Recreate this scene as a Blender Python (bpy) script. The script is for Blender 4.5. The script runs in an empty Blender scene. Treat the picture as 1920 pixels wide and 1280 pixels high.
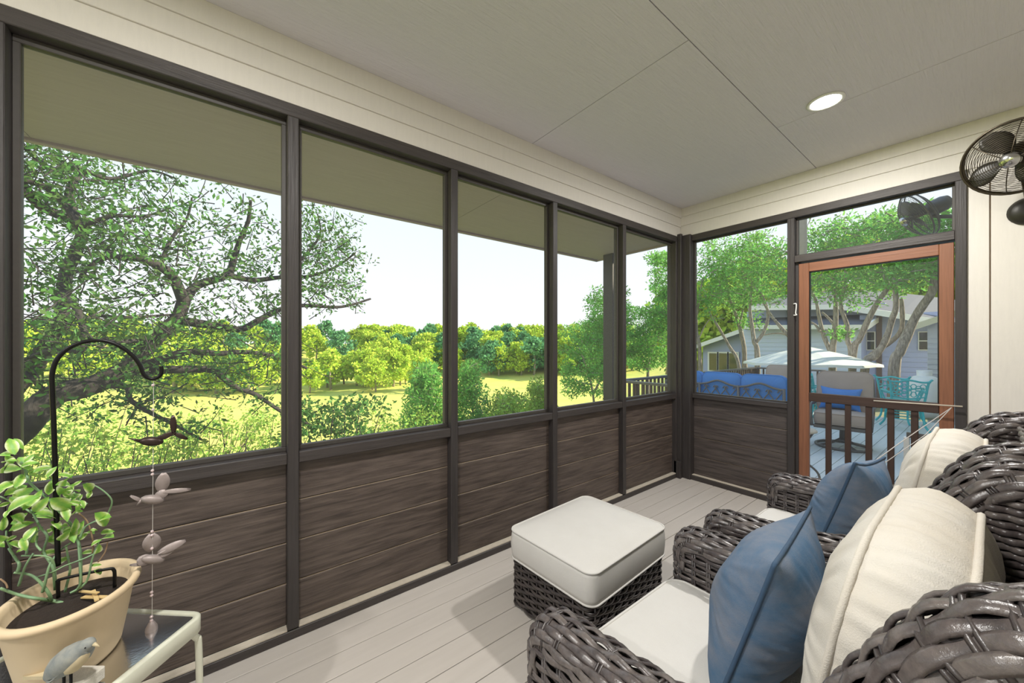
import bpy, math, random
import numpy as np
from mathutils import Vector, Matrix, noise as mnoise

R = math.radians
scene = bpy.context.scene
COL = scene.collection

# ------------------------------------------------------------------ camera, sky, sun, exposure
FPX, CX, CY, CZ, YAW, HOR = 690.92, 1.9236, -3.6349, 1.33, R(52.5), 646.45
cam_d = bpy.data.cameras.new('camera')
cam_d.sensor_fit = 'HORIZONTAL'; cam_d.sensor_width = 36.0
cam_d.lens = FPX / 1920 * 36.0
cam_d.shift_y = (HOR - 640) / 1920
cam_d.clip_start = 0.02; cam_d.clip_end = 900
cam = bpy.data.objects.new('camera', cam_d); COL.objects.link(cam)
cam.location = (CX, CY, CZ); cam.rotation_euler = (R(90), 0, YAW)
scene.camera = cam

world = bpy.data.worlds.new('sky'); scene.world = world
world.use_nodes = True
wn = world.node_tree; wn.nodes.clear()
w_out = wn.nodes.new('ShaderNodeOutputWorld'); w_bg = wn.nodes.new('ShaderNodeBackground')
w_tc = wn.nodes.new('ShaderNodeTexCoord'); w_sep = wn.nodes.new('ShaderNodeSeparateXYZ')
w_ramp = wn.nodes.new('ShaderNodeValToRGB')
w_ramp.color_ramp.elements[0].position = 0.0; w_ramp.color_ramp.elements[0].color = (0.96, 0.975, 1.0, 1)
w_ramp.color_ramp.elements[1].position = 1.0; w_ramp.color_ramp.elements[1].color = (0.42, 0.66, 1.0, 1)
_e = w_ramp.color_ramp.elements.new(0.35); _e.color = (0.80, 0.92, 1.0, 1)
wn.links.new(w_tc.outputs['Generated'], w_sep.inputs[0])
wn.links.new(w_sep.outputs['Z'], w_ramp.inputs[0])
wn.links.new(w_ramp.outputs[0], w_bg.inputs[0])
wn.links.new(w_bg.outputs[0], w_out.inputs[0])
w_bg.inputs[1].default_value = 0.92

sun_d = bpy.data.lights.new('sun', 'SUN'); sun_d.energy = 7.5; sun_d.angle = R(1.0); sun_d.color = (1.0, 0.90, 0.66)
sun = bpy.data.objects.new('sun', sun_d); COL.objects.link(sun)
sun.rotation_euler = Vector((0.50, 0.70, 0.48)).to_track_quat('Z', 'Y').to_euler()

scene.view_settings.view_transform = 'Standard'
scene.view_settings.look = 'None'
scene.view_settings.gamma = 1.0
scene.view_settings.use_curve_mapping = False
scene.view_settings.exposure = 0.38
scene.cycles.max_bounces = 8
scene.cycles.diffuse_bounces = 5
scene.cycles.transparent_max_bounces = 24
scene.cycles.sample_clamp_indirect = 6.0
LAMP_W = 34.0

# ------------------------------------------------------------------ pixel helper (photo is 1920x1280)
_FW = Vector((-math.sin(YAW), math.cos(YAW), 0)); _RT = Vector((math.cos(YAW), math.sin(YAW), 0)); _C = Vector((CX, CY, CZ))
def at(px, py, ax, val):
    d = _FW + _RT * ((px - 960) / FPX) - Vector((0, 0, 1)) * ((py - HOR) / FPX)
    return _C + d * ((val - _C[ax]) / d[ax])
def atd(px, py, depth):
    return _C + (_FW + _RT * ((px - 960) / FPX) - Vector((0, 0, 1)) * ((py - HOR) / FPX)) * depth

# ------------------------------------------------------------------ materials
MATS = {}
def s2l(c):
    return tuple(((v / 255) / 12.92 if v <= 10 else (((v / 255) + 0.055) / 1.055) ** 2.4) for v in c)
def mat(name, rgb, rough=0.6, metal=0.0, var=0.0, grain=None, gscale=20.0, bump=0.0, island=0.0, trans=0.0,
        rgb2=None, spec=0.5, bscale=None, coat=0.0, spots=0.0):
    """procedural principled material: base colour with stretched noise grain, object/island variation and fine bump"""
    m = bpy.data.materials.new(name); m.use_nodes = True
    nt = m.node_tree; nt.nodes.clear(); N = nt.nodes.new; L = nt.links.new
    out = N('ShaderNodeOutputMaterial'); bs = N('ShaderNodeBsdfPrincipled')
    c = s2l(rgb); c2 = s2l(rgb2) if rgb2 else tuple(v * 0.6 for v in c)
    bs.inputs['Roughness'].default_value = rough; bs.inputs['Metallic'].default_value = metal
    bs.inputs['Specular IOR Level'].default_value = spec
    if coat: bs.inputs['Coat Weight'].default_value = coat
    tc = N('ShaderNodeTexCoord'); oi = N('ShaderNodeObjectInfo')
    off = N('ShaderNodeVectorMath'); off.operation = 'SCALE'; off.inputs[3].default_value = 37.0
    cmb = N('ShaderNodeCombineXYZ')
    for i in range(3): L(oi.outputs['Random'], cmb.inputs[i])
    L(cmb.outputs[0], off.inputs[0])
    add = N('ShaderNodeVectorMath'); add.operation = 'ADD'
    L(tc.outputs['Object'], add.inputs[0]); L(off.outputs[0], add.inputs[1])
    mp = N('ShaderNodeMapping'); L(add.outputs[0], mp.inputs[0])
    mp.inputs['Scale'].default_value = grain if grain else (1, 1, 1)
    no = N('ShaderNodeTexNoise'); no.inputs['Scale'].default_value = gscale; no.inputs['Detail'].default_value = 6
    no.inputs['Roughness'].default_value = 0.65
    L(mp.outputs[0], no.inputs['Vector'])
    rp = N('ShaderNodeMapRange'); rp.inputs[1].default_value = 0.32; rp.inputs[2].default_value = 0.68
    L(no.outputs[0], rp.inputs[0])
    mx = N('ShaderNodeMix'); mx.data_type = 'RGBA'
    mx.inputs[6].default_value = (*c, 1); mx.inputs[7].default_value = (*c2, 1)
    if var > 0 or rgb2:
        ml = N('ShaderNodeMath'); ml.operation = 'MULTIPLY'; ml.inputs[1].default_value = 1.0 if rgb2 and var == 0 else var
        L(rp.outputs[0], ml.inputs[0]); L(ml.outputs[0], mx.inputs[0])
    else:
        mx.inputs[0].default_value = 0
    col = mx.outputs[2]
    if spots:
        vo = N('ShaderNodeTexNoise'); vo.inputs['Scale'].default_value = 3.1; vo.inputs['Detail'].default_value = 2
        L(mp.outputs[0], vo.inputs['Vector'])
        sr = N('ShaderNodeMapRange'); sr.inputs[1].default_value = 0.62; sr.inputs[2].default_value = 0.72
        sr.inputs[4].default_value = spots
        L(vo.outputs[0], sr.inputs[0])
        mk = N('ShaderNodeMix'); mk.data_type = 'RGBA'; L(sr.outputs[0], mk.inputs[0]); L(col, mk.inputs[6])
        mk.inputs[7].default_value = (c[0] * .3, c[1] * .28, c[2] * .26, 1); col = mk.outputs[2]
    if island:
        ge = N('ShaderNodeNewGeometry'); hs = N('ShaderNodeHueSaturation')
        vr = N('ShaderNodeMapRange'); vr.inputs[3].default_value = 1 - island; vr.inputs[4].default_value = 1 + island
        ad = N('ShaderNodeMath'); ad.operation = 'ADD'; fr = N('ShaderNodeMath'); fr.operation = 'FRACT'
        L(ge.outputs['Random Per Island'], ad.inputs[0]); L(oi.outputs['Random'], ad.inputs[1]); L(ad.outputs[0], fr.inputs[0])
        L(fr.outputs[0], vr.inputs[0]); L(vr.outputs[0], hs.inputs['Value'])
        hr = N('ShaderNodeMapRange'); hr.inputs[3].default_value = 0.5 - island * .05; hr.inputs[4].default_value = 0.5 + island * .05
        L(fr.outputs[0], hr.inputs[0]); L(hr.outputs[0], hs.inputs['Hue'])
        L(col, hs.inputs['Color']); col = hs.outputs[0]
    L(col, bs.inputs['Base Color'])
    if bump:
        bn = N('ShaderNodeBump'); bn.inputs['Strength'].default_value = bump; bn.inputs['Distance'].default_value = 0.01
        if bscale:
            n2 = N('ShaderNodeTexNoise'); n2.inputs['Scale'].default_value = bscale; n2.inputs['Detail'].default_value = 3
            L(mp.outputs[0], n2.inputs['Vector']); L(n2.outputs[0], bn.inputs['Height'])
        else:
            L(no.outputs[0], bn.inputs['Height'])
        L(bn.outputs[0], bs.inputs['Normal'])
    sh = bs.outputs[0]
    if trans:
        tr = N('ShaderNodeBsdfTranslucent'); L(col, tr.inputs[0]); ms = N('ShaderNodeMixShader')
        ms.inputs[0].default_value = trans; L(bs.outputs[0], ms.inputs[1]); L(tr.outputs[0], ms.inputs[2]); sh = ms.outputs[0]
    L(sh, out.inputs[0]); MATS[name] = m
    return m

mat('dark_wood_x', (66, 60, 58), .5, var=.8, grain=(1.2, 22, 22), gscale=3, bump=.35, spots=.5)
mat('dark_wood_y', (66, 60, 58), .5, var=.8, grain=(22, 1.2, 22), gscale=3, bump=.35, spots=.5)
mat('dark_wood_z', (60, 55, 54), .5, var=.8, grain=(22, 22, 1.2), gscale=3, bump=.35)
mat('board_y', (100, 88, 81), .48, var=.85, grain=(14, .9, 14), gscale=4.2, bump=.4, spots=.55, rgb2=(46, 38, 35))
mat('board_x', (94, 85, 81), .48, var=.85, grain=(.9, 14, 14), gscale=4.2, bump=.4, spots=.55, rgb2=(46, 40, 39))
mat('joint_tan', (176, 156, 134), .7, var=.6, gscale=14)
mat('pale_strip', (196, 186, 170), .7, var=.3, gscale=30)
mat('door_wood_z', (140, 92, 66), .5, var=.6, grain=(26, 26, 1), gscale=3, bump=.15, rgb2=(102, 64, 44))
mat('door_wood_x', (140, 92, 66), .5, var=.6, grain=(1, 26, 26), gscale=3, bump=.15, rgb2=(102, 64, 44))
mat('door_dark_z', (66, 48, 40), .5, var=.6, grain=(26, 26, 1), gscale=3, bump=.15)
mat('door_dark_x', (66, 48, 40), .5, var=.6, grain=(1, 26, 26), gscale=3, bump=.15)
mat('floor_board', (196, 189, 182), .45, var=.35, grain=(12, 1, 12), gscale=2.2, bump=.05, rgb2=(176, 169, 161))
mat('deck_board', (214, 218, 218), .6, var=.4, grain=(10, .7, 10), gscale=2.4, bump=.06, rgb2=(190, 196, 198))
mat('cream', (216, 211, 203), .6, var=.12, grain=(16, 16, 2), gscale=4, bump=.06, bscale=30)
mat('ceiling_paint', (221, 217, 221), .7, var=.1, grain=(30, 1.6, 1), gscale=3, bump=.6)
mat('soffit_paint', (168, 154, 152), .7, var=.25, grain=(18, 1.4, 1), gscale=3, bump=.2)
mat('joint', (60, 57, 53), .8)
mat('black_metal', (26, 25, 25), .4, metal=.6, var=.2)
mat('screen_frame', (70, 66, 62), .5, var=.3, gscale=60)
mat('wicker', (98, 89, 86), .27, var=.65, grain=(1, 1, 1), gscale=35, bump=.25, island=.4, rgb2=(42, 40, 43), spec=.6)
mat('wicker_dark', (70, 62, 60), .32, var=.6, gscale=35, bump=.2, island=.35, rgb2=(38, 36, 38), spec=.6)
mat('wicker_core', (30, 27, 26), .7)
mat('cushion', (206, 203, 198), .85, var=.25, gscale=9, bump=.18, bscale=420, rgb2=(192, 188, 182))
mat('cushion_cream', (206, 201, 192), .85, var=.5, gscale=5, bump=.22, bscale=420, rgb2=(196, 184, 164))
mat('denim', (62, 98, 130), .85, var=.9, grain=(1, 1, 2.2), gscale=4.5, bump=.2, bscale=300, rgb2=(122, 126, 136))
mat('denim_dark', (58, 82, 108), .85, var=.4, gscale=30)
mat('pot_clay', (214, 192, 158), .6, var=.35, gscale=5, rgb2=(192, 164, 126), bump=.05)
mat('soil', (46, 34, 26), .95, var=.8, gscale=90, bump=.9)
mat('straw', (206, 176, 120), .8, var=.4, gscale=30)
mat('stem_green', (128, 158, 110), .5, var=.6, gscale=20, rgb2=(104, 140, 118))
mat('stem_brown', (160, 132, 104), .6, var=.5, gscale=20)
mat('table_metal', (214, 214, 196), .4, var=.15, gscale=30)
mat('fan_metal', (70, 62, 50), .35, metal=.7, var=.2)
mat('fan_blade', (46, 44, 38), .4, metal=.3)
mat('chrome', (190, 190, 190), .2, metal=1.0)
mat('chime_metal', (150, 138, 134), .5, metal=.3, var=.4, gscale=40)
mat('chime_dark', (58, 44, 40), .4, metal=.5, var=.4, gscale=40)
mat('bead', (215, 195, 195), .12, metal=.4)
mat('thread', (190, 185, 180), .5)
mat('bird_blue', (150, 150, 142), .75, var=.6, gscale=45, rgb2=(92, 104, 112))
mat('bird_tan', (196, 180, 146), .75, var=.4, gscale=40)
mat('stone_white', (214, 208, 196), .9, var=.5, gscale=40, bump=.5)
mat('bark', (70, 65, 64), .9, var=.9, grain=(3, 3, 1), gscale=9, bump=1.0, rgb2=(34, 32, 33))
mat('bark_silver', (182, 172, 160), .9, var=.9, grain=(6, 6, 1), gscale=6, bump=1.0, rgb2=(92, 80, 72))
mat('leaf_oak', (88, 128, 60), .55, island=.45, trans=.4, spec=.35)
mat('leaf_shrub', (152, 182, 78), .55, island=.45, trans=.4, spec=.35)
mat('leaf_juniper', (126, 178, 88), .65, island=.4, trans=.5, spec=.2)
mat('leaf_far_lit', (184, 206, 78), .7, island=.35, trans=.25, spec=.1)  # sunlit yellow of the left-hand trees put into the leaf colour
mat('leaf_far_shade', (108, 164, 112), .7, island=.35, trans=.25, spec=.1)  # shade and bluish haze of the far slope put into the leaf colour
mat('ground_meadow', (224, 208, 106), .95, var=.9, gscale=.12, rgb2=(164, 190, 86), bump=.4, bscale=4)
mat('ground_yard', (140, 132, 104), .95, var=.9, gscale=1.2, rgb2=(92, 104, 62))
mat('teal', (70, 186, 190), .4, var=.2, gscale=40)
mat('taupe', (172, 156, 144), .85, var=.2, gscale=8, bump=.15, bscale=300)
mat('sling_blue', (74, 132, 206), .8, var=.25, gscale=8, bump=.12, bscale=300)
mat('patio_metal', (108, 104, 102), .45, metal=.4, var=.3, gscale=30)
mat('umbrella_cloth', (238, 242, 242), .8, var=.08, trans=.25)
mat('siding', (168, 177, 212), .75, var=.1, gscale=4)
mat('siding_white', (204, 214, 240), .75, var=.06, gscale=4)
mat('roof_shingle', (92, 96, 106), .9, var=.7, gscale=14, bump=.4)
mat('white_trim', (232, 232, 228), .6)
mat('brown_trim', (110, 92, 84), .7, var=.3)
mat('window_dark', (36, 38, 42), .08, spec=.8)
mat('tank_white', (236, 238, 238), .35)
mat('rail_brown', (92, 74, 64), .6, var=.4, gscale=10)

def special_materials():
    # insect screen: fine mesh lets most light through and greys the view a little
    m = bpy.data.materials.new('insect_screen'); m.use_nodes = True; nt = m.node_tree; nt.nodes.clear()
    N = nt.nodes.new; L = nt.links.new
    o = N('ShaderNodeOutputMaterial'); t = N('ShaderNodeBsdfTransparent'); d = N('ShaderNodeBsdfDiffuse'); mx = N('ShaderNodeMixShader')
    d.inputs[0].default_value = (.35, .37, .38, 1); mx.inputs[0].default_value = 0.045
    L(t.outputs[0], mx.inputs[1]); L(d.outputs[0], mx.inputs[2]); L(mx.outputs[0], o.inputs[0]); MATS['screen'] = m
    # obscure glass of the side table
    m = bpy.data.materials.new('table_glass'); m.use_nodes = True; nt = m.node_tree; nt.nodes.clear()
    N = nt.nodes.new; L = nt.links.new
    o = N('ShaderNodeOutputMaterial'); t = N('ShaderNodeBsdfTransparent'); g = N('ShaderNodeBsdfGlossy'); d = N('ShaderNodeBsdfDiffuse')
    mx = N('ShaderNodeMixShader'); m2 = N('ShaderNodeMixShader'); fr = N('ShaderNodeFresnel'); fr.inputs[0].default_value = 1.5
    t.inputs[0].default_value = (.45, .50, .45, 1); g.inputs['Roughness'].default_value = .16; d.inputs[0].default_value = (.16, .18, .15, 1)
    nz = N('ShaderNodeTexNoise'); nz.inputs['Scale'].default_value = 60; bp = N('ShaderNodeBump'); bp.inputs['Strength'].default_value = .05
    bp.inputs['Distance'].default_value = .004
    L(nz.outputs[0], bp.inputs['Height']); L(bp.outputs[0], g.inputs['Normal']); L(bp.outputs[0], fr.inputs['Normal'])
    m2.inputs[0].default_value = .35; L(t.outputs[0], m2.inputs[1]); L(d.outputs[0], m2.inputs[2])
    L(fr.outputs[0], mx.inputs[0]); L(m2.outputs[0], mx.inputs[1]); L(g.outputs[0], mx.inputs[2]); L(mx.outputs[0], o.inputs[0]); MATS['table_glass'] = m
    # lamp lens
    m = bpy.data.materials.new('lamp_lens'); m.use_nodes = True; nt = m.node_tree; nt.nodes.clear()
    o = nt.nodes.new('ShaderNodeOutputMaterial'); e = nt.nodes.new('ShaderNodeEmission')
    e.inputs[0].default_value = (1, .93, .78, 1); e.inputs[1].default_value = 14
    nt.links.new(e.outputs[0], o.inputs[0]); MATS['lamp_lens'] = m
    # variegated leaf: green heart, cream margin across the blade
    m = bpy.data.materials.new('leaf_variegated'); m.use_nodes = True; nt = m.node_tree; nt.nodes.clear()
    N = nt.nodes.new; L = nt.links.new
    o = N('ShaderNodeOutputMaterial'); bs = N('ShaderNodeBsdfPrincipled'); tr = N('ShaderNodeBsdfTranslucent'); ms = N('ShaderNodeMixShader')
    tc = N('ShaderNodeTexCoord'); sp = N('ShaderNodeSeparateXYZ'); ab = N('ShaderNodeMath'); ab.operation = 'ABSOLUTE'
    nz = N('ShaderNodeTexNoise'); nz.inputs['Scale'].default_value = 5; ad = N('ShaderNodeMath'); ad.operation = 'MULTIPLY_ADD'
    L(tc.outputs['Object'], sp.inputs[0]); L(sp.outputs['Y'], ab.inputs[0]); L(tc.outputs['Object'], nz.inputs['Vector'])
    ad.inputs[1].default_value = .16; L(nz.outputs[0], ad.inputs[0]); L(ab.outputs[0], ad.inputs[2])
    rp = N('ShaderNodeValToRGB'); rp.color_ramp.elements[0].position = .13; rp.color_ramp.elements[0].color = (*s2l((132, 184, 80)), 1)
    rp.color_ramp.elements[1].position = .27; rp.color_ramp.elements[1].color = (*s2l((232, 240, 200)), 1)
    e2 = rp.color_ramp.elements.new(.2); e2.color = (*s2l((176, 206, 100)), 1)
    L(ad.outputs[0], rp.inputs[0]); L(rp.outputs[0], bs.inputs['Base Color']); L(rp.outputs[0], tr.inputs[0])
    bs.inputs['Roughness'].default_value = .45; ms.inputs[0].default_value = .3
    L(bs.outputs[0], ms.inputs[1]); L(tr.outputs[0], ms.inputs[2]); L(ms.outputs[0], o.inputs[0]); MATS['leaf_variegated'] = m
special_materials()

# ------------------------------------------------------------------ object helpers
def wloc(o):
    v = Vector((0, 0, 0))
    while o is not None:
        v = v + o.location; o = o.parent
    return v
def mesh_obj(name, V, F, m, parent=None, smooth=False, bevel=0, world=True, loc=None):
    me = bpy.data.meshes.new(name)
    V = np.asarray(V, dtype=np.float64).reshape(-1, 3)
    if loc is not None: V = V - np.array(loc)
    elif parent is not None and world: V = V - np.array(wloc(parent))
    elif parent is None and world and len(V):
        c = V.mean(0); c[2] = V[:, 2].min(); V = V - c; loc = c
    me.from_pydata(V.tolist(), [], F)
    if smooth: me.polygons.foreach_set('use_smooth', [True] * len(me.polygons))
    me.materials.append(MATS[m]); me.update()
    o = bpy.data.objects.new(name, me); COL.objects.link(o)
    if parent is not None: o.parent = parent
    if loc is not None: o.location = Vector(loc) - (wloc(parent) if parent is not None else Vector((0, 0, 0)))
    if bevel:
        b = o.modifiers.new('edge', 'BEVEL'); b.width = bevel; b.segments = 1; b.limit_method = 'ANGLE'
    return o
def tag(o, label=None, cat=None, group=None, kind=None):
    if label: o['label'] = label
    if cat: o['category'] = cat
    if group: o['group'] = group
    if kind: o['kind'] = kind
    return o
def thing(name, label, cat, loc=(0, 0, 0), rz=0, group=None, kind=None):
    o = bpy.data.objects.new(name, None); COL.objects.link(o); o.empty_display_size = .1
    o.location = loc; o.rotation_euler = (0, 0, rz)
    return tag(o, label, cat, group, kind)
def copy_tree(o, parent=None):
    c = o.copy(); COL.objects.link(c); c.parent = parent
    for ch in list(o.children): copy_tree(ch, c)
    return c

class MB:
    def __init__(s): s.V = []; s.F = []
    def add(s, V, F):
        b = len(s.V); s.V.extend([tuple(v) for v in V]); s.F.extend([tuple(i + b for i in f) for f in F]); return s
    def box(s, x0, x1, y0, y1, z0, z1):
        return s.add([(x, y, z) for z in (z0, z1) for y in (y0, y1) for x in (x0, x1)],
                     [(0, 2, 3, 1), (4, 5, 7, 6), (0, 1, 5, 4), (2, 6, 7, 3), (0, 4, 6, 2), (1, 3, 7, 5)])
    def obox(s, M, hx, hy, hz):
        P = [M @ Vector((x * hx, y * hy, z * hz)) for z in (-1, 1) for y in (-1, 1) for x in (-1, 1)]
        return s.add(P, [(0, 2, 3, 1), (4, 5, 7, 6), (0, 1, 5, 4), (2, 6, 7, 3), (0, 4, 6, 2), (1, 3, 7, 5)])
    def bar(s, a, b, w, h=None, up=(0, 0, 1)):
        a = Vector(a); b = Vector(b); h = h or w; d = (b - a); l = d.length; d.normalize()
        u = Vector(up)
        if abs(d.dot(u)) > .98: u = Vector((1, 0, 0))
        r = d.cross(u).normalized(); u = r.cross(d)
        M = Matrix((r, d, u)).transposed().to_4x4(); M.translation = (a + b) / 2
        return s.obox(M, w / 2, l / 2, h / 2)
    def tube(s, pts, rad, seg=8, closed=False, cap=True):
        P = [Vector(p) for p in pts]; n = len(P)
        if not hasattr(rad, '__len__'): rad = [rad] * n
        ring = []; prev = None
        for i in range(n):
            a = P[(i - 1) % n] if closed or i > 0 else P[i]; b = P[(i + 1) % n] if closed or i < n - 1 else P[i]
            t = (b - a)
            if t.length < 1e-9: t = Vector((0, 0, 1))
            t.normalize()
            if prev is None:
                u = Vector((0, 0, 1)) if abs(t.z) < .9 else Vector((1, 0, 0))
                u = (u - t * u.dot(t)).normalized()
            else:
                u = prev - t * prev.dot(t)
                u = u.normalized() if u.length > 1e-6 else prev
            prev = u; v = t.cross(u)
            ring.append([P[i] + (u * math.cos(k * 2 * math.pi / seg) + v * math.sin(k * 2 * math.pi / seg)) * rad[i] for k in range(seg)])
        V = [q for r_ in ring for q in r_]; F = []
        for i in range(n if closed else n - 1):
            j = (i + 1) % n
            for k in range(seg):
                l = (k + 1) % seg; F.append((i * seg + k, i * seg + l, j * seg + l, j * seg + k))
        if cap and not closed:
            F.append(tuple(range(seg - 1, -1, -1))); F.append(tuple((n - 1) * seg + k for k in range(seg)))
        return s.add(V, F)
    def lathe(s, prof, seg=32, center=(0, 0, 0), sx=1, sy=1, M=None, cap=True):
        V = []; F = []; n = len(prof); c = Vector(center)
        for r_, z in prof:
            for k in range(seg):
                a = k * 2 * math.pi / seg; v = Vector((r_ * math.cos(a) * sx, r_ * math.sin(a) * sy, z))
                V.append((M @ v) if M is not None else c + v)
        for i in range(n - 1):
            for k in range(seg):
                l = (k + 1) % seg; F.append((i * seg + k, i * seg + l, (i + 1) * seg + l, (i + 1) * seg + k))
        if cap:
            F.append(tuple(range(seg - 1, -1, -1))); F.append(tuple((n - 1) * seg + k for k in range(seg)))
        return s.add(V, F)
    def ellipsoid(s, c, r, seg=14, rings=9, M=None):
        prof = [(math.sin(math.pi * i / rings), -math.cos(math.pi * i / rings)) for i in range(rings + 1)]
        c = Vector(c); r = Vector(r); V = []; F = []
        for q, z in prof:
            for k in range(seg):
                a = k * 2 * math.pi / seg; v = Vector((q * math.cos(a) * r.x, q * math.sin(a) * r.y, z * r.z))
                V.append(c + (M @ v if M is not None else v))
        for i in range(rings):
            for k in range(seg):
                l = (k + 1) % seg; F.append((i * seg + k, i * seg + l, (i + 1) * seg + l, (i + 1) * seg + k))
        return s.add(V, F)
    def build(s, name, m, parent=None, smooth=False, bevel=0, world=True, loc=None):
        return mesh_obj(name, s.V, s.F, m, parent, smooth, bevel, world, loc)
def box_part(name, m, parent, x0, x1, y0, y1, z0, z1, bevel=.003):
    c = ((x0 + x1) / 2, (y0 + y1) / 2, (z0 + z1) / 2)
    return MB().box(x0, x1, y0, y1, z0, z1).build(name, m, parent, bevel=bevel, loc=c)
def spline(pts, n=8):
    """Catmull-Rom through pts"""
    P = [Vector(p) for p in pts]; out = []
    for i in range(len(P) - 1):
        p0 = P[max(i - 1, 0)]; p1 = P[i]; p2 = P[i + 1]; p3 = P[min(i + 2, len(P) - 1)]
        for k in range(n):
            t = k / n
            out.append(.5 * ((2 * p1) + (p2 - p0) * t + (2 * p0 - 5 * p1 + 4 * p2 - p3) * t * t + (3 * p1 - p0 - 3 * p2 + p3) * t ** 3))
    out.append(P[-1]); return out

# ================================================================== ROOM SHELL
HT = 2.705            # ceiling
XR, YF = 3.05, -6.4   # house wall, near end wall
# ---- floor
floor = thing('floor', 'grey painted porch floor boards', None, (0, 0, 0), kind='structure')
box_part('subfloor', 'joint', floor, -.09, XR, YF, .06, -.06, -.022, 0)
x = -.036; k = 0
while x < XR:
    box_part('plank', 'floor_board', floor, max(x, -.08) + .002, min(x + .12, XR) - .002, YF, .03, -.024, 0, .0015)
    x += .12; k += 1
# ---- ceiling
ceil = thing('ceiling', 'pale grey wood-grain ceiling panels with thin seams', None, (0, 0, HT), kind='structure')
box_part('backing', 'joint', ceil, -.12, XR, YF, .12, HT + .012, HT + .05, 0)
cols = [(-.02, 1.088, [YF, -4.43, -1.99, .02]), (1.092, 2.31, [YF, -3.32, -.88, .02]), (2.314, XR, [YF, -4.4, -1.98, .02])]
for x0, x1, ys in cols:
    for a, b in zip(ys[:-1], ys[1:]):
        box_part('panel', 'ceiling_paint', ceil, x0, x1, a + .002, b - .002, HT, HT + .012, .001)
# ---- cream fascia under the ceiling
tl = thing('trim_1', 'cream lapped fascia boards above the long screen wall', None, (0, -3, 2.42), kind='structure')
box_part('board', 'cream', tl, -.10, -.004, YF, 0, 2.42, 2.52, .002)
box_part('board', 'cream', tl, -.10, .004, YF, 0, 2.52, 2.612, .002)
box_part('board', 'cream', tl, -.10, .012, YF, 0, 2.612, HT, .002)
tb = thing('trim_2', 'cream lapped fascia boards above the door wall', None, (1.2, 0, 2.42), kind='structure')
box_part('board', 'cream', tb, -.02, XR, .004, .10, 2.42, 2.533, .002)
box_part('board', 'cream', tb, -.02, XR, -.004, .10, 2.533, 2.622, .002)
box_part('board', 'cream', tb, -.02, XR, -.012, .10, 2.622, HT, .002)

# ---- long screened wall on the valley side
wl = thing('wall_left', 'dark stained screen wall of posts, sill and horizontal boards', None, (0, -3, 0), kind='structure')
PC = [-5.878, -5.053, -4.228, -3.405, -2.583, -1.762, -.936]
PW = .0225
box_part('header', 'dark_wood_y', wl, -.10, 0, YF, -.085, 2.362, 2.42)
for y in PC:
    box_part('post', 'dark_wood_z', wl, -.10, 0, y - PW, y + PW, .045, 2.362)
edges = [YF] + PC + [-.06]
for i in range(len(edges) - 1):
    a = edges[i] + (PW if i > 0 else 0); b = edges[i + 1] - (PW if i + 1 < len(edges) - 1 else 0)
    box_part('sill', 'dark_wood_y', wl, -.10, -.004, a, b, .793, .842)
    zs = [.045, .236, .422, .609, .795]
    for z0, z1 in zip(zs[:-1], zs[1:]):
        box_part('plank', 'board_y', wl, -.078, -.046, a, b, z0 + .0035, z1 - .0035, .002)
    for z1 in zs[1:-1]:
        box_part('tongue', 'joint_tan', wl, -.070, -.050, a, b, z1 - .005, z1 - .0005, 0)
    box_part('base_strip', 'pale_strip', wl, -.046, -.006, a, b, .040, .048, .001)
box_part('bottom_plate', 'dark_wood_y', wl, -.10, 0, YF, -.06, 0, .040)
for i in range(len(edges) - 1):
    a = edges[i] + (PW if i > 0 else 0); b = edges[i + 1] - (PW if i + 1 < len(edges) - 1 else 0)
    w = thing('window_%d' % (i + 1), 'insect screen bay of the long wall', None, (-.06, (a + b) / 2, .842), kind='structure')
    F0, F1 = -.078, -.050
    for nm, bb in (('bottom_rail', (a, b, .842, .862)), ('top_rail', (a, b, 2.338, 2.362)), ('stile', (a, a + .018, .862, 2.338)), ('stile', (b - .018, b, .862, 2.338))):
        box_part(nm, 'screen_frame', w, F0, F1, *bb, .002)
    box_part('pane', 'screen', w, -.0645, -.0635, a + .018, b - .018, .862, 2.338, 0)

# ---- door wall
wb = thing('wall_back', 'dark stained wall with screen bay and doorway', None, (.9, 0, 0), kind='structure')
box_part('corner_post', 'dark_wood_z', wb, -.10, -.002, -.085, .0, 0, 2.42)
box_part('corner_post', 'dark_wood_z', wb, -.002, .11, -.03, .10, 0, 2.425)
box_part('corner_post', 'dark_wood_z', wb, -.03, .035, -.065, -.03, 0, 2.44)
box_part('corner_block', 'dark_wood_z', wb, -.028, .040, -.085, -.064, 0, .17)
box_part('header', 'dark_wood_x', wb, .11, 1.83, 0, .10, 2.362, 2.42)
box_part('post', 'dark_wood_z', wb, .898, .947, 0, .10, 0, 2.362)
box_part('post', 'dark_wood_z', wb, 1.780, 1.828, -.004, .10, 0, 2.362)
box_part('stop', 'dark_wood_z', wb, .947, .968, .03, .09, 0, 1.997, .001)
box_part('transom_rail', 'dark_wood_x', wb, .947, 1.780, 0, .10, 1.997, 2.053)
box_part('sill', 'dark_wood_x', wb, .11, .898, .004, .10, .806, .848)
zs = [.045, .226, .417, .621, .808]
for z0, z1 in zip(zs[:-1], zs[1:]):
    box_part('plank', 'board_x', wb, .11, .898, .046, .078, z0 + .003, z1 - .003, .002)
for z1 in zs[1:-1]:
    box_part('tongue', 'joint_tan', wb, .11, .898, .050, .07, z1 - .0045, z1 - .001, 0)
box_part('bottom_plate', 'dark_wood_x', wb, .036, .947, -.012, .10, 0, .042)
box_part('base_strip', 'pale_strip', wb, .11, .898, .006, .046, .042, .048, .001)
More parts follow.
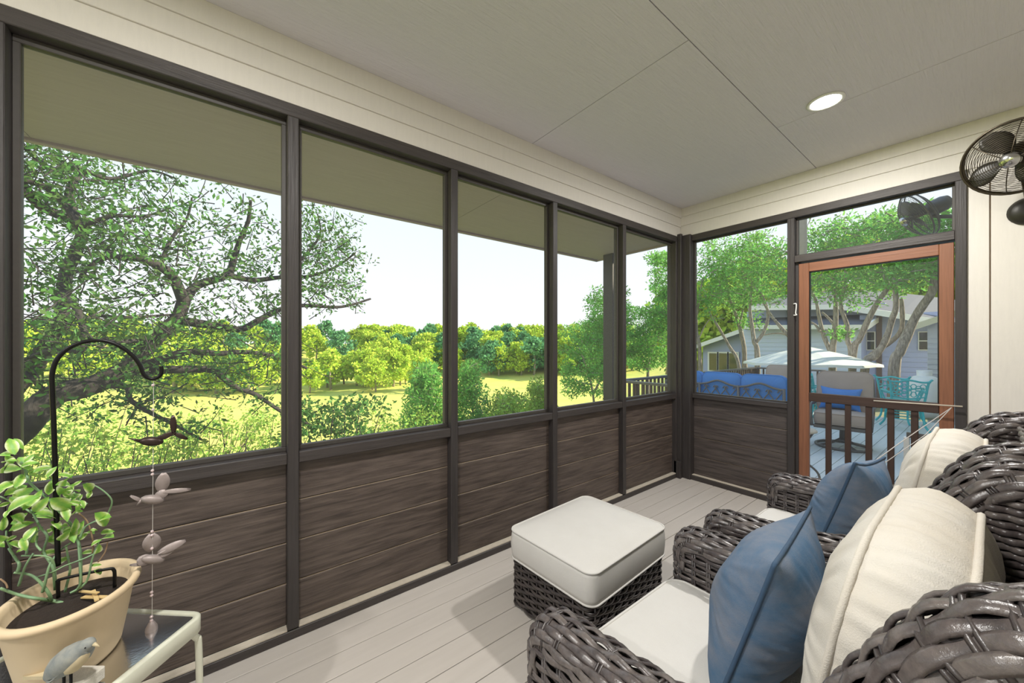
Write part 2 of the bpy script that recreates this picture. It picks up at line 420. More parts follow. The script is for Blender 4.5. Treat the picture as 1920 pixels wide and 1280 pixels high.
def screen_bay(n, x0, x1, z0, z1, label):
    w = thing('window_%d' % n, label, None, ((x0 + x1) / 2, .06, z0), kind='structure')
    for nm, bb in (('bottom_rail', (x0, x1, z0, z0 + .012)), ('top_rail', (x0, x1, z1 - .012, z1))):
        box_part(nm, 'screen_frame', w, bb[0], bb[1], .05, .078, bb[2], bb[3], .002)
    for a in (x0, x1 - .014):
        box_part('stile', 'screen_frame', w, a, a + .014, .05, .078, z0 + .012, z1 - .012, .002)
    box_part('pane', 'screen', w, x0 + .014, x1 - .014, .0635, .0645, z0 + .012, z1 - .012, 0)
screen_bay(9, .11, .898, .848, 2.362, 'insect screen bay beside the door')
screen_bay(10, .947, 1.780, 2.053, 2.362, 'transom screen over the door')
# cream siding to the right of the door
ws = thing('wall_siding', 'cream vertical grooved siding beside the door', None, (2.4, 0, 0), kind='structure')
xs = [1.828, 1.919, 2.225, 2.53, 2.835, XR]
for a, b in zip(xs[:-1], xs[1:]):
    box_part('panel', 'cream', ws, a, b - .006, .012, .06, 0, 2.42, .002)
box_part('backing', 'joint_tan', ws, 1.828, XR, .028, .10, 0, 2.42, 0)
# house wall on the other side; unseen near end given openings for more daylight
wr = thing('wall_right', 'cream vertical grooved siding of the house', None, (XR, -3, 0), kind='structure')
y = YF
while y < .05:
    b = min(y + .305, .1)
    box_part('panel', 'cream', wr, XR, XR + .05, y, b - .006, 0, HT, .002); y += .305
wf = thing('wall_front', 'dark stained unseen near end wall with openings added for daylight', None, (1.5, YF, 0), kind='structure')
for xx in (0, .76, 1.52, 2.28, XR - .05):
    box_part('post', 'dark_wood_z', wf, xx, xx + .05, YF - .1, YF, 0, HT)
box_part('sill', 'dark_wood_x', wf, 0, XR, YF - .1, YF, .79, .842)
for z0 in (0, .2, .4, .6):
    box_part('plank', 'board_x', wf, 0, XR, YF - .07, YF - .04, z0 + .003, z0 + .197)

# ---- screen door
dr = thing('door_1', 'orange brown wooden screen door with dark balusters', None, (1.37, .04, 0), kind='structure')
D0, D1 = .022, .056
box_part('stile', 'door_wood_z', dr, .970, 1.036, D0, D1, .01, 1.985)
box_part('stile', 'door_wood_z', dr, 1.713, 1.776, D0, D1, .01, 1.985)
box_part('top_rail', 'door_wood_x', dr, 1.036, 1.713, D0, D1, 1.913, 1.985)
box_part('bottom_rail', 'door_wood_x', dr, 1.036, 1.713, D0, D1, .01, .16)
box_part('middle_rail', 'door_dark_x', dr, 1.036, 1.713, D0 - .004, D1, .884, .951)
for xx in (1.154, 1.267, 1.380, 1.492, 1.605):
    box_part('baluster', 'door_dark_z', dr, xx - .017, xx + .017, D0 + .002, D1 - .004, .16, .884)
for x0, x1, z0, z1 in ((1.036, 1.042, .951, 1.913), (1.707, 1.713, .951, 1.913), (1.042, 1.707, 1.907, 1.913)):
    box_part('bead', 'black_metal', dr, x0, x1, D0 + .006, D1, z0, z1, 0)
box_part('pane', 'screen', dr, 1.036, 1.713, D1 - .0015, D1 - .0005, .16, 1.913, 0)
hp = at(1491, 580, 1, -.006)
hk = MB().tube(spline([(hp.x - .010, -.008, hp.z + .045), (hp.x + .006, -.010, hp.z + .046), (hp.x + .008, -.010, hp.z + .02), (hp.x + .004, -.010, hp.z - .03),
                       (hp.x + .010, -.010, hp.z - .045), (hp.x - .010, -.008, hp.z - .046)], 5), .0042, 6).build('door_hook', 'white_trim', None, True)
tag(hk, 'small white metal hook latch on the post beside the screen door', 'hook')
# pull rod and cords across the door
rod = thing('door_pull_rod', 'thin pale rod with taut cords across the screen door', 'rod', (1.6, -.06, .94))
ra, rb = at(1638, 751, 1, -.02), at(1805, 762, 1, -.03)
MB().tube([ra, rb], .0045, 8).build('rod', 'pale_strip', rod, True)
rc = at(1784, 764, 1, -.028); rd = at(1690, 828, 1, -.25); re_ = at(1600, 893, 1, -.6)
MB().tube([rc, rd, re_], .0028, 6).build('cord', 'thread', rod, True)
MB().tube([rc, at(1735, 815, 1, -.2), at(1600, 908, 1, -.6)], .0022, 6).build('cord', 'thread', rod, True)

# ---- eave outside the long wall
sf = thing('soffit', 'grey painted soffit of the porch eave', None, (-.6, -3, 2.40), kind='structure')
ys = [YF - .2, -4.45, -2.10, .035]
for a, b in zip(ys[:-1], ys[1:]):
    box_part('panel', 'soffit_paint', sf, -1.10, -.10, a + .0015, b - .0015, 2.40, 2.415, 0)
box_part('fascia', 'soffit_paint', sf, -1.145, -1.105, YF - .2, .075, 2.385, 2.58, .003)
box_part('drip_edge', 'white_trim', sf, -1.158, -1.145, YF - .2, .085, 2.53, 2.60, .001)
box_part('end_fascia', 'soffit_paint', sf, -1.145, -.1, .037, .075, 2.385, 2.6, .003)
rf = thing('roof', 'roof slab over the porch', None, (1, -3, 2.78), kind='structure')
box_part('deck', 'roof_shingle', rf, -1.16, 6, YF - .3, .11, 2.80, 2.95, 0)
colp = thing('trim_3', 'dark wooden eave column outside the screen wall', None, (-.83, -.02, -1.2), kind='structure')
box_part('column', 'dark_wood_z', colp, -.90, -.765, -.10, .035, -1.4, 2.40)
pc = at(1504, 440, 1, 1.3)
col2 = thing('trim_4', 'pale weathered post outside the door', None, (pc.x, 1.3, -.15), kind='structure')
box_part('column', 'pale_strip', col2, pc.x - .045, pc.x + .035, 1.26, 1.34, -.15, 3.3)
# house body beside the deck, unseen; length and height set to block the sun
hb = thing('wall_exterior', 'cream siding of the unseen house beside the deck, sized to block sun', None, (3, 4, -1), kind='structure')
box_part('siding', 'cream', hb, 2.35, 6, .12, 10.0, -1.2, 5.0, 0)

# ================================================================== CEILING LIGHTS
def ceiling_light(x, y, label):
    t = thing('ceiling_light', label, 'light', (x, y, HT), group='recessed porch lights')
    MB().lathe([(.070, 0), (.084, -.001), (.086, -.006), (.070, -.008), (.068, -.002)], 32, (x, y, HT), cap=False).build('trim_ring', 'white_trim', t, True)
    MB().lathe([(.0, -.004), (.068, -.004), (.068, -.001), (0, -.001)], 32, (x, y, HT), cap=False).build('lens', 'lamp_lens', t, True)
    ld = bpy.data.lights.new('downlight', 'AREA'); ld.shape = 'DISK'; ld.size = .13; ld.energy = LAMP_W; ld.color = (1, .975, .94)
    lo = bpy.data.objects.new('downlight', ld); COL.objects.link(lo); lo.parent = t; lo.location = (0, 0, -.012)
ceiling_light(1.351, -.965, 'lit round recessed ceiling light near the door wall')
ceiling_light(1.351, -3.75, 'added unseen recessed ceiling light over the side table end of the porch')  # added out of view to brighten the porch
ceiling_light(1.351, -5.6, 'added unseen recessed ceiling light by the end wall')  # another unseen light, added for interior brightness

# ================================================================== WICKER
def resample(P, N, step):
    P = np.asarray(P, float); N = np.asarray(N, float)
    d = np.linalg.norm(np.diff(P, axis=0), axis=1); s = np.concatenate([[0], np.cumsum(d)])
    n = max(3, int(round(s[-1] / step)) + 1); q = np.linspace(0, s[-1], n)
    PP = np.stack([np.interp(q, s, P[:, i]) for i in range(3)], 1); NN = np.stack([np.interp(q, s, N[:, i]) for i in range(3)], 1)
    NN /= np.maximum(np.linalg.norm(NN, axis=1, keepdims=True), 1e-9)
    return PP, NN, q
def strand_geo(P, N, phase, hp=.055, amp=.0055, wid=.0095, thk=.0040, seg=6, step=None):
    """one flat woven strand: follows path P with surface normals N, rising over and dipping under the stakes"""
    PP, NN, q = resample(P, N, step or hp / 4)
    PP = PP + NN * (amp * np.cos(math.pi * q / hp + phase))[:, None]
    T = np.gradient(PP, axis=0); T /= np.maximum(np.linalg.norm(T, axis=1, keepdims=True), 1e-9)
    NN = NN - T * (NN * T).sum(1, keepdims=True); NN /= np.maximum(np.linalg.norm(NN, axis=1, keepdims=True), 1e-9)
    B = np.cross(T, NN)
    V = []; n = len(PP)
    for k in range(seg):
        a = 2 * math.pi * k / seg
        V.append(PP + B * (wid * math.cos(a)) + NN * (thk * math.sin(a)))
    V = np.stack(V, 1).reshape(-1, 3); F = []
    for i in range(n - 1):
        for k in range(seg):
            l = (k + 1) % seg; F.append((i * seg + k, i * seg + l, (i + 1) * seg + l, (i + 1) * seg + k))
    F.append(tuple(range(seg - 1, -1, -1))); F.append(tuple((n - 1) * seg + k for k in range(seg)))
    return V, F
def strand(parent, P, N, phase, m='wicker', **kw):
    V, F = strand_geo(P, N, phase, **kw)
    return mesh_obj('strand', V, F, m, parent, True, world=False)
def u_path(x0, x1, yi, yo, r, sgn):
    """plan path round an arm: outer side from back to front, round the front, inner side to the back (local x forward is minus)"""
    P = []; N = []
    P.append((x1, yo)); N.append((0, 1))
    P.append((x0 + r, yo)); N.append((0, 1))
    for k in range(1, 6):
        a = k / 6 * math.pi / 2; P.append((x0 + r - r * math.sin(a), yo - r + r * math.cos(a))); N.append((-math.sin(a), math.cos(a)))
    P.append((x0, yo - r)); N.append((-1, 0)); P.append((x0, yi + r)); N.append((-1, 0))
    for k in range(1, 6):
        a = k / 6 * math.pi / 2; P.append((x0 + r - r * math.cos(a), yi + r - r * math.sin(a))); N.append((-math.cos(a), -math.sin(a)))
    P.append((x0 + r, yi)); N.append((0, -1)); P.append((x1, yi)); N.append((0, -1))
    return [(p[0], p[1] * sgn) for p in P], [(n[0], n[1] * sgn) for n in N]
RIM = [(-.468, .44), (-.470, .50), (-.458, .545), (-.425, .570), (-.36, .580), (-.2, .592), (-.05, .612), (.05, .645), (.12, .70), (.17, .785), (.217, .875),
       (.26, .955), (.30, 1.005), (.35, 1.035), (.42, 1.045), (.47, 1.04)]
RIMS = [(v.x, v.z) for v in spline([(a, 0, b) for a, b in RIM], 5)]
def rim_x(z):
    """front end of a wing row: where the row passes under the rolled rim"""
    for x_, z_ in RIMS:
        if x_ > -.3 and z_ - z >= .045: return x_
    return .45
YO, YI, XF, XB = .455, .320, -.475, .47
PIT = .0172

def make_chair():
    t = thing('wicker_armchair', '', 'armchair', (0, 0, 0))
    rnd = random.Random(4)
    for sg in (-1, 1):
        core = MB()
        ins = .016
        y0, y1 = sorted((sg * (YI + ins), sg * (YO - ins)))
        core.box(XF + .025, XB - .02, y0, y1, .03, .52)
        prof = [(.05, .5)] + [(x - .0, z - .03) for x, z in RIMS if x > .04] + [(XB - .02, .5)]
        n = len(prof)
        core.add([(x, y0, z) for x, z in prof] + [(x, y1, z) for x, z in prof],
                 [tuple(range(n)), tuple(range(2 * n - 1, n - 1, -1))] + [(i, i + n, (i + 1) % n + n, (i + 1) % n) for i in range(n)])
        arm = core.build('arm', 'wicker_core', t, world=False)
        k = 0; z = .035
        while z < .53:
            PP, NN = u_path(XF, XB, YI, YO, .045, sg)
            strand(arm, [(p[0], p[1], z) for p in PP], [(n_[0], n_[1], 0) for n_ in NN], math.pi * (k % 2), wid=.0082, thk=.0034, amp=.0050)
            z += PIT; k += 1
        while z < 1.02:
            xa = rim_x(z) + .004
            if xa < XB - .04:
                strand(arm, [(xa, YO * sg, z), (XB, YO * sg, z)], [(0, sg, 0)] * 2, math.pi * (k % 2), wid=.0082, thk=.0034, amp=.0050)
                strand(arm, [(xa + .01, YI * sg, z), (.40, YI * sg, z)], [(0, -sg, 0)] * 2, math.pi * (k % 2), wid=.0085, thk=.0048, hp=.019, amp=.0045)
            z += PIT; k += 1
        # rolled rim that runs along the arm and sweeps up the wing
        ym, ry = (YI + YO) / 2, (YO - YI) / 2 + .004
        P3 = np.array([(x, ym * sg, z) for x, z in RIMS]); T = np.gradient(P3, axis=0); T /= np.linalg.norm(T, axis=1, keepdims=True)
        Nn = np.stack([-T[:, 2], np.zeros(len(T)), T[:, 0]], 1)
        for j in range(12):
            a = R(-86 + 172 * j / 11)
            off = np.array([0, sg * ry * math.sin(a), 0])[None, :] + Nn * (.060 * math.cos(a) - .050)
            nn = np.array([0, sg * math.sin(a), 0])[None, :] + Nn * math.cos(a)
            strand(arm, P3 + off, nn, math.pi * (j % 2), hp=.048, amp=.0055, wid=.0108, thk=.0046)
        # paired stakes
        st = MB(); PP, NN = u_path(XF, XB, YI, YO, .045, sg)
        A, B, q = resample([(p[0], p[1], 0) for p in PP], [(n_[0], n_[1], 0) for n_ in NN], .0092)
        hpn = int(round(.055 / .0092))
        for i in range(3, len(A), hpn):
            for dlt in (0, 1):
                if i + dlt < len(A):
                    p = A[i + dlt]; st.tube([(p[0], p[1], .03), (p[0], p[1], .525)], .0042, 5)
        for i in range(4, len(RIMS), 4):
            for e in (0, .010):
                x_, z_ = RIMS[i]; nx, nz = Nn[i][0], Nn[i][2]; tx, tz = T[i][0], T[i][2]
                st.tube([(x_ + tx * e + nx * (.060 * math.cos(R(b)) - .050), sg * (ym + ry * math.sin(R(b))), z_ + tz * e + nz * (.060 * math.cos(R(b)) - .050)) for b in range(-85, 86, 17)], .0042, 5)
        st.build('stakes', 'wicker_dark', arm, True, world=False)
    # backrest
    core = MB(); core.add([(.36, -.33, .2), (.36, .33, .2), (.42, .33, 1.0), (.42, -.33, 1.0), (.455, -.44, .03), (.455, .44, .03), (.455, .44, 1.0), (.455, -.44, 1.0)],
                          [(0, 3, 2, 1), (4, 5, 6, 7), (0, 1, 5, 4), (3, 7, 6, 2), (0, 4, 7, 3), (1, 2, 6, 5)])
    back = core.build('backrest', 'wicker_core', t, world=False)
    z = .24; k = 0
    while z < 1.0:
        xb = .345 + (z - .2) * .075
        strand(back, [(xb, -YI, z), (xb, YI, z)], [(-1, 0, .07)] * 2, math.pi * (k % 2), wid=.0082, hp=.042, amp=.006)
        z += PIT; k += 1
    z = .045; k = 0
    while z < 1.02:
        z += .005
        strand(back, [(XB, -YO, z), (XB, YO, z)], [(1, 0, 0)] * 2, math.pi * (k % 2), wid=.0082, thk=.0034, amp=.0050)
        z += PIT; k += 1
    for j in range(5):
        a = R(-80 + 160 * j / 4); xx = .435 + .045 * math.sin(a); zz = 1.0 + .045 * math.cos(a)
        strand(back, [(xx, -YI - .03, zz), (xx, YI + .03, zz)], [(math.sin(a), 0, math.cos(a))] * 2, math.pi * (j % 2), hp=.06, wid=.011, thk=.0055)
    st = MB()
    for i in range(-7, 8):
        for e in (0, .009):
            st.tube([(.352, i * .042 + .02 + e, .22), (.41, i * .042 + .02 + e, 1.0)], .004, 5)
    st.build('stakes', 'wicker_dark', back, True, world=False)
    ap = MB().box(-.44, .40, -.33, .33, .03, .255).build('seat_base', 'wicker_core', t, world=False)
    z = .035; k = 0
    while z < .25:
        strand(ap, [(-.445, -YI, z), (-.445, YI, z)], [(-1, 0, 0)] * 2, math.pi * (k % 2), wid=.0082, thk=.0034, amp=.0050)
        z += PIT; k += 1
    for fx in (-.43, .42):
        for fy in (-.40, .40):
            MB().lathe([(.018, 0), (.02, .03)], 12, (fx, fy, 0)).build('foot', 'black_metal', t, world=False)
    return t
chair1 = make_chair()
chair2 = copy_tree(chair1)
chair1.location = (1.60, -2.528, 0); chair2.location = (1.60, -1.492, 0)
chair1['label'] = 'dark brown wicker armchair directly behind the ottoman'
chair2['label'] = 'dark brown wicker armchair standing nearer the screen door'
for c in (chair1, chair2): c['group'] = 'matching wicker armchairs'

# ottoman base
OC = (.655, -2.165); ORZ = R(3.5); OX, OY = .245, .305
def make_ottoman():
    t = thing('wicker_ottoman', 'square dark wicker ottoman base in front of the nearer armchair', 'ottoman', (*OC, 0), ORZ)
    MB().box(-OX + .012, OX - .012, -OY + .012, OY - .012, .02, .25).build('frame', 'wicker_core', t, world=False)
    loop = [(-OX, -OY), (OX, -OY), (OX, OY), (-OX, OY)]
    P = []; N = []; r = .03
    for i, (cx, cy) in enumerate([(OX - r, OY - r), (-OX + r, OY - r), (-OX + r, -OY + r), (OX - r, -OY + r)]):
        for k in range(7):
            a = math.pi / 2 * (i + k / 6); P.append((cx + r * math.cos(a), cy + r * math.sin(a))); N.append((math.cos(a), math.sin(a)))
    P.append(P[0]); N.append(N[0])
    z = .022; k = 0
    while z < .25:
        strand(t, [(p[0], p[1], z) for p in P], [(n[0], n[1], 0) for n in N], math.pi * (k % 2), m='wicker_dark', wid=.0082, thk=.0034, amp=.005)
        z += PIT; k += 1
    A, B, q = resample([(p[0], p[1], 0) for p in P], [(n[0], n[1], 0) for n in N], .055)
    st = MB()
    for p in A: st.tube([(p[0], p[1], .02), (p[0], p[1], .25)], .0045, 5)
    st.build('stakes', 'wicker_dark', t, True, world=False)
make_ottoman()

# ================================================================== CUSHIONS
def outline(w, h, r, n=18, pinch=0.0):
    P = []
    if pinch:
        m = 4 * n
        for i, (a, b) in enumerate([((1, -1), (1, 1)), ((1, 1), (-1, 1)), ((-1, 1), (-1, -1)), ((-1, -1), (1, -1))]):
            for k in range(m // 2):
                t = k / (m // 2); q = 2 * t - 1; x = a[0] + (b[0] - a[0]) * t; y = a[1] + (b[1] - a[1]) * t
                d = pinch * (1 - q * q); x_, y_ = x * w, y * h
                if a[0] == b[0]: x_ -= a[0] * d
                else: y_ -= a[1] * d
                P.append((x_, y_))
    else:
        for i, (cx, cy) in enumerate([(w - r, h - r), (-w + r, h - r), (-w + r, -h + r), (w - r, -h + r)]):
            for k in range(n + 1):
                a = math.pi / 2 * (i + k / n); P.append((cx + r * math.cos(a), cy + r * math.sin(a)))
            nx, ny = [(-w + r, h), (-w, -h + r), (w - r, -h), (w, h - r)][i]
            x0, y0 = P[-1]
            for k in range(1, n): P.append((x0 + (nx - x0) * k / n, y0 + (ny - y0) * k / n))
    return P
def cushion(name, label, cat, M, w, h, t, r, bulge, m, pm, pinch=0.0, pr=.006, wr=.004, gus=.0, power=2.4, seed=0, group=None, dens=18, gather=0.0):
    """box cushion (t>0, two piped edges) or knife-edged pillow (t=0, one); local plane is uv, normal is w; M places it"""
    O = outline(w, h, r, n=dens, pinch=pinch); n = len(O); V = []; F = []
    rings = [1, .985, .95, .89, .8, .7, .58, .45, .32, .2, .1]
    def face(sg):
        base = len(V)
        for s in rings:
            for (u, v) in O:
                su, sv = u * s, v * s
                if pinch:
                    hx = 1 - (su / (w - pinch * (1 - min(1, (sv / h) ** 2)))) ** 2; hy = 1 - (sv / (h - pinch * (1 - min(1, (su / w) ** 2)))) ** 2
                    hgt = bulge * (max(hx, 0) * max(hy, 0)) ** .55
                else:
                    hx = 1 - abs(su / w) ** power; hy = 1 - abs(sv / h) ** power
                    hgt = bulge * (max(hx, 0) * max(hy, 0)) ** .6 * (1 - s ** 14)
                q = Vector((su * 5 + seed, sv * 5, sg * 3.1 + seed))
                hgt += wr * mnoise.noise(q * 1.6) * (1 - s ** 6) * 2
                # tension creases radiating from the edge
                a = math.atan2(v / h, u / w); edge = max(0, s - .45) / .55 * (1 - s ** 8)
                hgt += wr * 1.4 * edge * mnoise.noise(Vector((a * 9 + seed * 2, sg, s * 1.2)))
                V.append((su, sv, sg * (t / 2 + max(hgt, 0))))
        V.append((0, 0, sg * (t / 2 + bulge)))
        c = len(V) - 1
        for i in range(len(rings) - 1):
            for k in range(n):
                l = (k + 1) % n; q = (base + i * n + k, base + i * n + l, base + (i + 1) * n + l, base + (i + 1) * n + k)
                F.append(q if sg > 0 else q[::-1])
        for k in range(n):
            q = (base + (len(rings) - 1) * n + k, base + (len(rings) - 1) * n + (k + 1) % n, c); F.append(q if sg > 0 else q[::-1])
        return base
    b0 = face(1); b1 = face(-1)
    if t > 0:
        gr = [b0]
        for j in range(1, 6):
            f = j / 6; base = len(V)
            for i, (u, v) in enumerate(O):
                l = math.hypot(u / w, v / h); g = gus * math.sin(math.pi * f)
                cr = wr * .5 * mnoise.noise(Vector((u * 9 + seed, v * 9, f * 2))) + gather * mnoise.noise(Vector((u * 62 + seed, v * 62, f * 1.3))) * math.sin(math.pi * f) ** .6
                e = 1 + (g + cr) / max(math.hypot(u, v), .05)
                V.append((u * e, v * e, t / 2 - t * f))
            gr.append(base)
        gr.append(b1)
        for a, b in zip(gr[:-1], gr[1:]):
            for k in range(n):
                l = (k + 1) % n; F.append((a + k, b + k, b + l, a + l))
    root_loc = M.translation
    o = mesh_obj(name, [M.to_3x3() @ Vector(v) for v in V], F, m, None, True, world=False)
    o.location = root_loc
    tag(o, label, cat, group)
    for sg in ((1, -1) if t > 0 else (0,)):
        pts = []
        for i, (u, v) in enumerate(O):
            e = 1 + pr * .35 / max(math.hypot(u, v), .05) + (wr * .5 * mnoise.noise(Vector((u * 14, v * 14, sg + seed))) / .3 if wr > .003 else 0)
            pts.append(M.to_3x3() @ Vector((u * e, v * e, sg * t / 2)))
        MB().tube(pts, pr, 7, closed=True).build('piping', pm, o, True, world=False)
    return o
def frame(loc, u, v):
    u = Vector(u).normalized(); v = Vector(v); v = (v - u * v.dot(u)).normalized(); w = u.cross(v)
    M = Matrix((u, v, w)).transposed().to_4x4(); M.translation = loc
    return M
Mo = frame((*OC, .322), (math.cos(ORZ), math.sin(ORZ), 0), (-math.sin(ORZ), math.cos(ORZ), 0))
cushion('ottoman_cushion', 'thick off-white square cushion on the wicker ottoman', 'cushion', Mo, .262, .318, .135, .05, .028, 'cushion', 'cushion', wr=.0012, gus=.008, pr=.0045, power=3.5)
for yc, lab, lb2, sd in ((-2.528, 'off-white seat cushion of the armchair behind the ottoman', 'plump cream back cushion of the armchair behind the ottoman', 1),
                         (-1.492, 'off-white seat cushion of the armchair nearer the screen door', 'plump cream back cushion of the armchair nearer the screen door', 7)):
    cushion('seat_cushion', lab, 'cushion', frame((1.495, yc, .345), (1, 0, 0), (0, 1, 0)), .345, .302, .12, .06, .022, 'cushion', 'cushion', wr=.0015, gus=.008, pr=.0045, power=3.5, seed=sd)
    tl_ = R(10)
    cushion('back_cushion', lb2, 'cushion', frame((1.800, yc, .705), (0, -1, 0), (math.sin(tl_), 0, math.cos(tl_))), .292, .275, .125, .15, .060, 'cushion_cream', 'cushion_cream',
            wr=.008, gus=.022, pr=.0065, power=2.4, dens=36, gather=.009, seed=sd + .4)
cushion('throw_pillow', 'faded blue piped throw pillow on the armchair behind the ottoman', 'pillow',
        frame((1.530, -2.41, .602), (0.10, -1, 0.02), (.30, 0, 1)), .235, .225, 0, .02, .125, 'denim', 'denim_dark', pinch=.022, dens=30, wr=.007, pr=.0055, power=2.0, seed=3)
cushion('throw_pillow', 'blue piped throw pillow on the armchair nearer the screen door', 'pillow',
        frame((1.530, -1.40, .605), (-.06, -1, .12), (.30, .02, 1)), .235, .225, 0, .02, .125, 'denim', 'denim_dark', pinch=.022, dens=30, wr=.007, pr=.0055, power=2.0, seed=11)

# ================================================================== WALL FAN
def make_fan(label, center, axis, wall_pt, rad, wall_n=(0, -1, 0), fm='fan_metal', fb='fan_blade'):
    t = thing('wall_fan', label, 'fan', center, group=None)
    ax = Vector(axis).normalized(); up = Vector((0, 0, 1)); r = up.cross(ax).normalized(); u = ax.cross(r)
    M = Matrix((r, u, ax)).transposed().to_4x4(); M.translation = Vector(center)
    def circ(rr, z, n=40): return [M @ Vector((rr * math.cos(k * 2 * math.pi / n), rr * math.sin(k * 2 * math.pi / n), z)) for k in range(n)]
    cg = MB(); cg.tube(circ(rad, 0), .006, 8, True); cg.tube(circ(rad * .995, -.03), .005, 8, True)
    cage = cg.build('cage_ring', fm, t, True)
    wr_ = MB()
    for i in range(1, 16):
        f = .22 + .78 * i / 16; z = .075 * (1 - f ** 2.6)
        wr_.tube(circ(rad * f, z, 36), .0013, 4, True); wr_.tube(circ(rad * f, -.03 - .06 * (1 - f ** 2.6), 36), .0013, 4, True)
    wr_.build('cage_wires', fm, t, True)
    for k in range(6):
        a = k * math.pi / 3 + .3
        MB().tube([M @ Vector((rad * f * math.cos(a), rad * f * math.sin(a), .076 * (1 - f ** 2.6))) for f in (.15, .3, .5, .7, .85, 1)], .0022, 6).build('cage_spoke', fm, t, True)
    MB().lathe([(0, .098), (.018, .096), (.034, .086), (.04, .072), (.038, .06), (0, .055)], 20, M=M, cap=False).build('cap', 'chrome', t, True)
    for k in range(4):
        b = MB(); V = []; F = []; n1, n2 = 8, 6
        for i in range(n1):
            f = .12 + .80 * i / (n1 - 1)
            wd = .62 * math.sin(math.pi * min(1, (i + .9) / (n1 + .3))) ** .6
            for j in range(n2):
                g = (j / (n2 - 1) - .5) * wd * 1.5; a = k * math.pi / 2 + .25 + g + .25 * f
                V.append(M @ Vector((rad * f * math.cos(a), rad * f * math.sin(a), -.0 + .030 * g / .5 + .01)))
        for i in range(n1 - 1):
            for j in range(n2 - 1): F.append((i * n2 + j, i * n2 + j + 1, (i + 1) * n2 + j + 1, (i + 1) * n2 + j))
        o = b.add(V, F).build('blade', fb, t, True); s_ = o.modifiers.new('thick', 'SOLIDIFY'); s_.thickness = .003
    MB().lathe([(0, -.20), (.045, -.195), (.058, -.16), (.058, -.10), (.045, -.075), (.02, -.06), (.02, .05)], 24, M=M, cap=False).build('motor', fm, t, True)
    wn_ = Vector(wall_n); wp = Vector(wall_pt)
    Mw = Matrix((Vector((0, 0, 1)).cross(wn_), Vector((0, 0, 1)), wn_)).transposed().to_4x4(); Mw.translation = wp
    MB().lathe([(.078, 0), (.078, .012), (.06, .028), (.03, .036), (0, .038)], 28, M=Mw).build('wall_plate', fb, t, True)
    mo = M @ Vector((0, 0, -.14))
    MB().tube(spline([wp + wn_ * .02, wp + wn_ * .10, mo + Vector((0, 0, -.09)), mo], 6), .014, 8).build('arm', fm, t, True)
    return t
make_fan('bronze wall fan indoors on the cream siding', (1.995, -.36, 2.315), (-.22, -.90, -.40), (2.052, .012, 2.10), .185)
ef = at(1718, 405, 1, .62)
fx = make_fan('wall fan outside, colour lightened for haze, seen through the transom over the screen door', ef, (-.80, -.30, -.42), (2.35, .62, 2.20), .18, (-1, 0, 0), 'patio_metal', 'patio_metal')  # lighter metal puts the outdoor haze into the fan colour

# ================================================================== SIDE TABLE, POT, PLANT, CHIME
TZ = .50
TU = Vector((.754, -.656, 0)); TV = Vector((-.69, -.72, 0)); TV = (TV - TU * TV.dot(TU)).normalized()
TC = Vector((.431, -3.690, 0)); TL, TW = .52, .40
def tp(u, v, z): return TC + TU * u + TV * v + Vector((0, 0, z))
def make_table():
    t = thing('side_table', 'small sage white metal side table with a patterned glass top', 'table', tp(TL / 2, TW / 2, 0))
    def rr(inset, z, r=.03, n=6):
        pts = []
        for i, (cu, cv) in enumerate([(TL - inset - r, TW - inset - r), (inset + r, TW - inset - r), (inset + r, inset + r), (TL - inset - r, inset + r)]):
            for k in range(n + 1):
                a = math.pi / 2 * (i + k / n); pts.append(tp(cu + r * math.cos(a), cv + r * math.sin(a), z))
        return pts
    rings = [rr(.018, TZ - .004, .02), rr(.016, TZ, .02), rr(.004, TZ, .034), rr(0, TZ - .004, .036), rr(0, TZ - .046, .036), rr(.006, TZ - .050, .034), rr(.018, TZ - .012, .02)]
    V = [p for q in rings for p in q]; n = len(rings[0]); F = []
    for i in range(len(rings)):
        j = (i + 1) % len(rings)
        for k in range(n): F.append((i * n + k, i * n + (k + 1) % n, j * n + (k + 1) % n, j * n + k))
    mesh_obj('rim', V, F, 'table_metal', t, True)
    g0, g1 = rr(.015, TZ - .010, .02), rr(.015, TZ - .004, .02)
    mesh_obj('glass_top', g0 + g1, [tuple(range(n - 1, -1, -1)), tuple(range(n, 2 * n))] + [(k, (k + 1) % n, n + (k + 1) % n, n + k) for k in range(n)], 'table_glass', t)
    for cu, cv, du, dv in ((.03, .03, -1, -1), (TL - .03, .03, 1, -1), (TL - .03, TW - .03, 1, 1), (.03, TW - .03, -1, 1)):
        pts = spline([tp(cu - du * .03, cv - dv * .03, TZ - .056), tp(cu, cv, TZ - .056), tp(cu + du * .012, cv + dv * .012, TZ - .07), tp(cu + du * .016, cv + dv * .016, TZ - .10),
                      tp(cu + du * .018, cv + dv * .018, .2), tp(cu + du * .018, cv + dv * .018, 0)], 6)
        MB().tube(pts, .009, 10).build('leg', 'table_metal', t, True)
make_table()
PCX, PCY = .437, -3.965
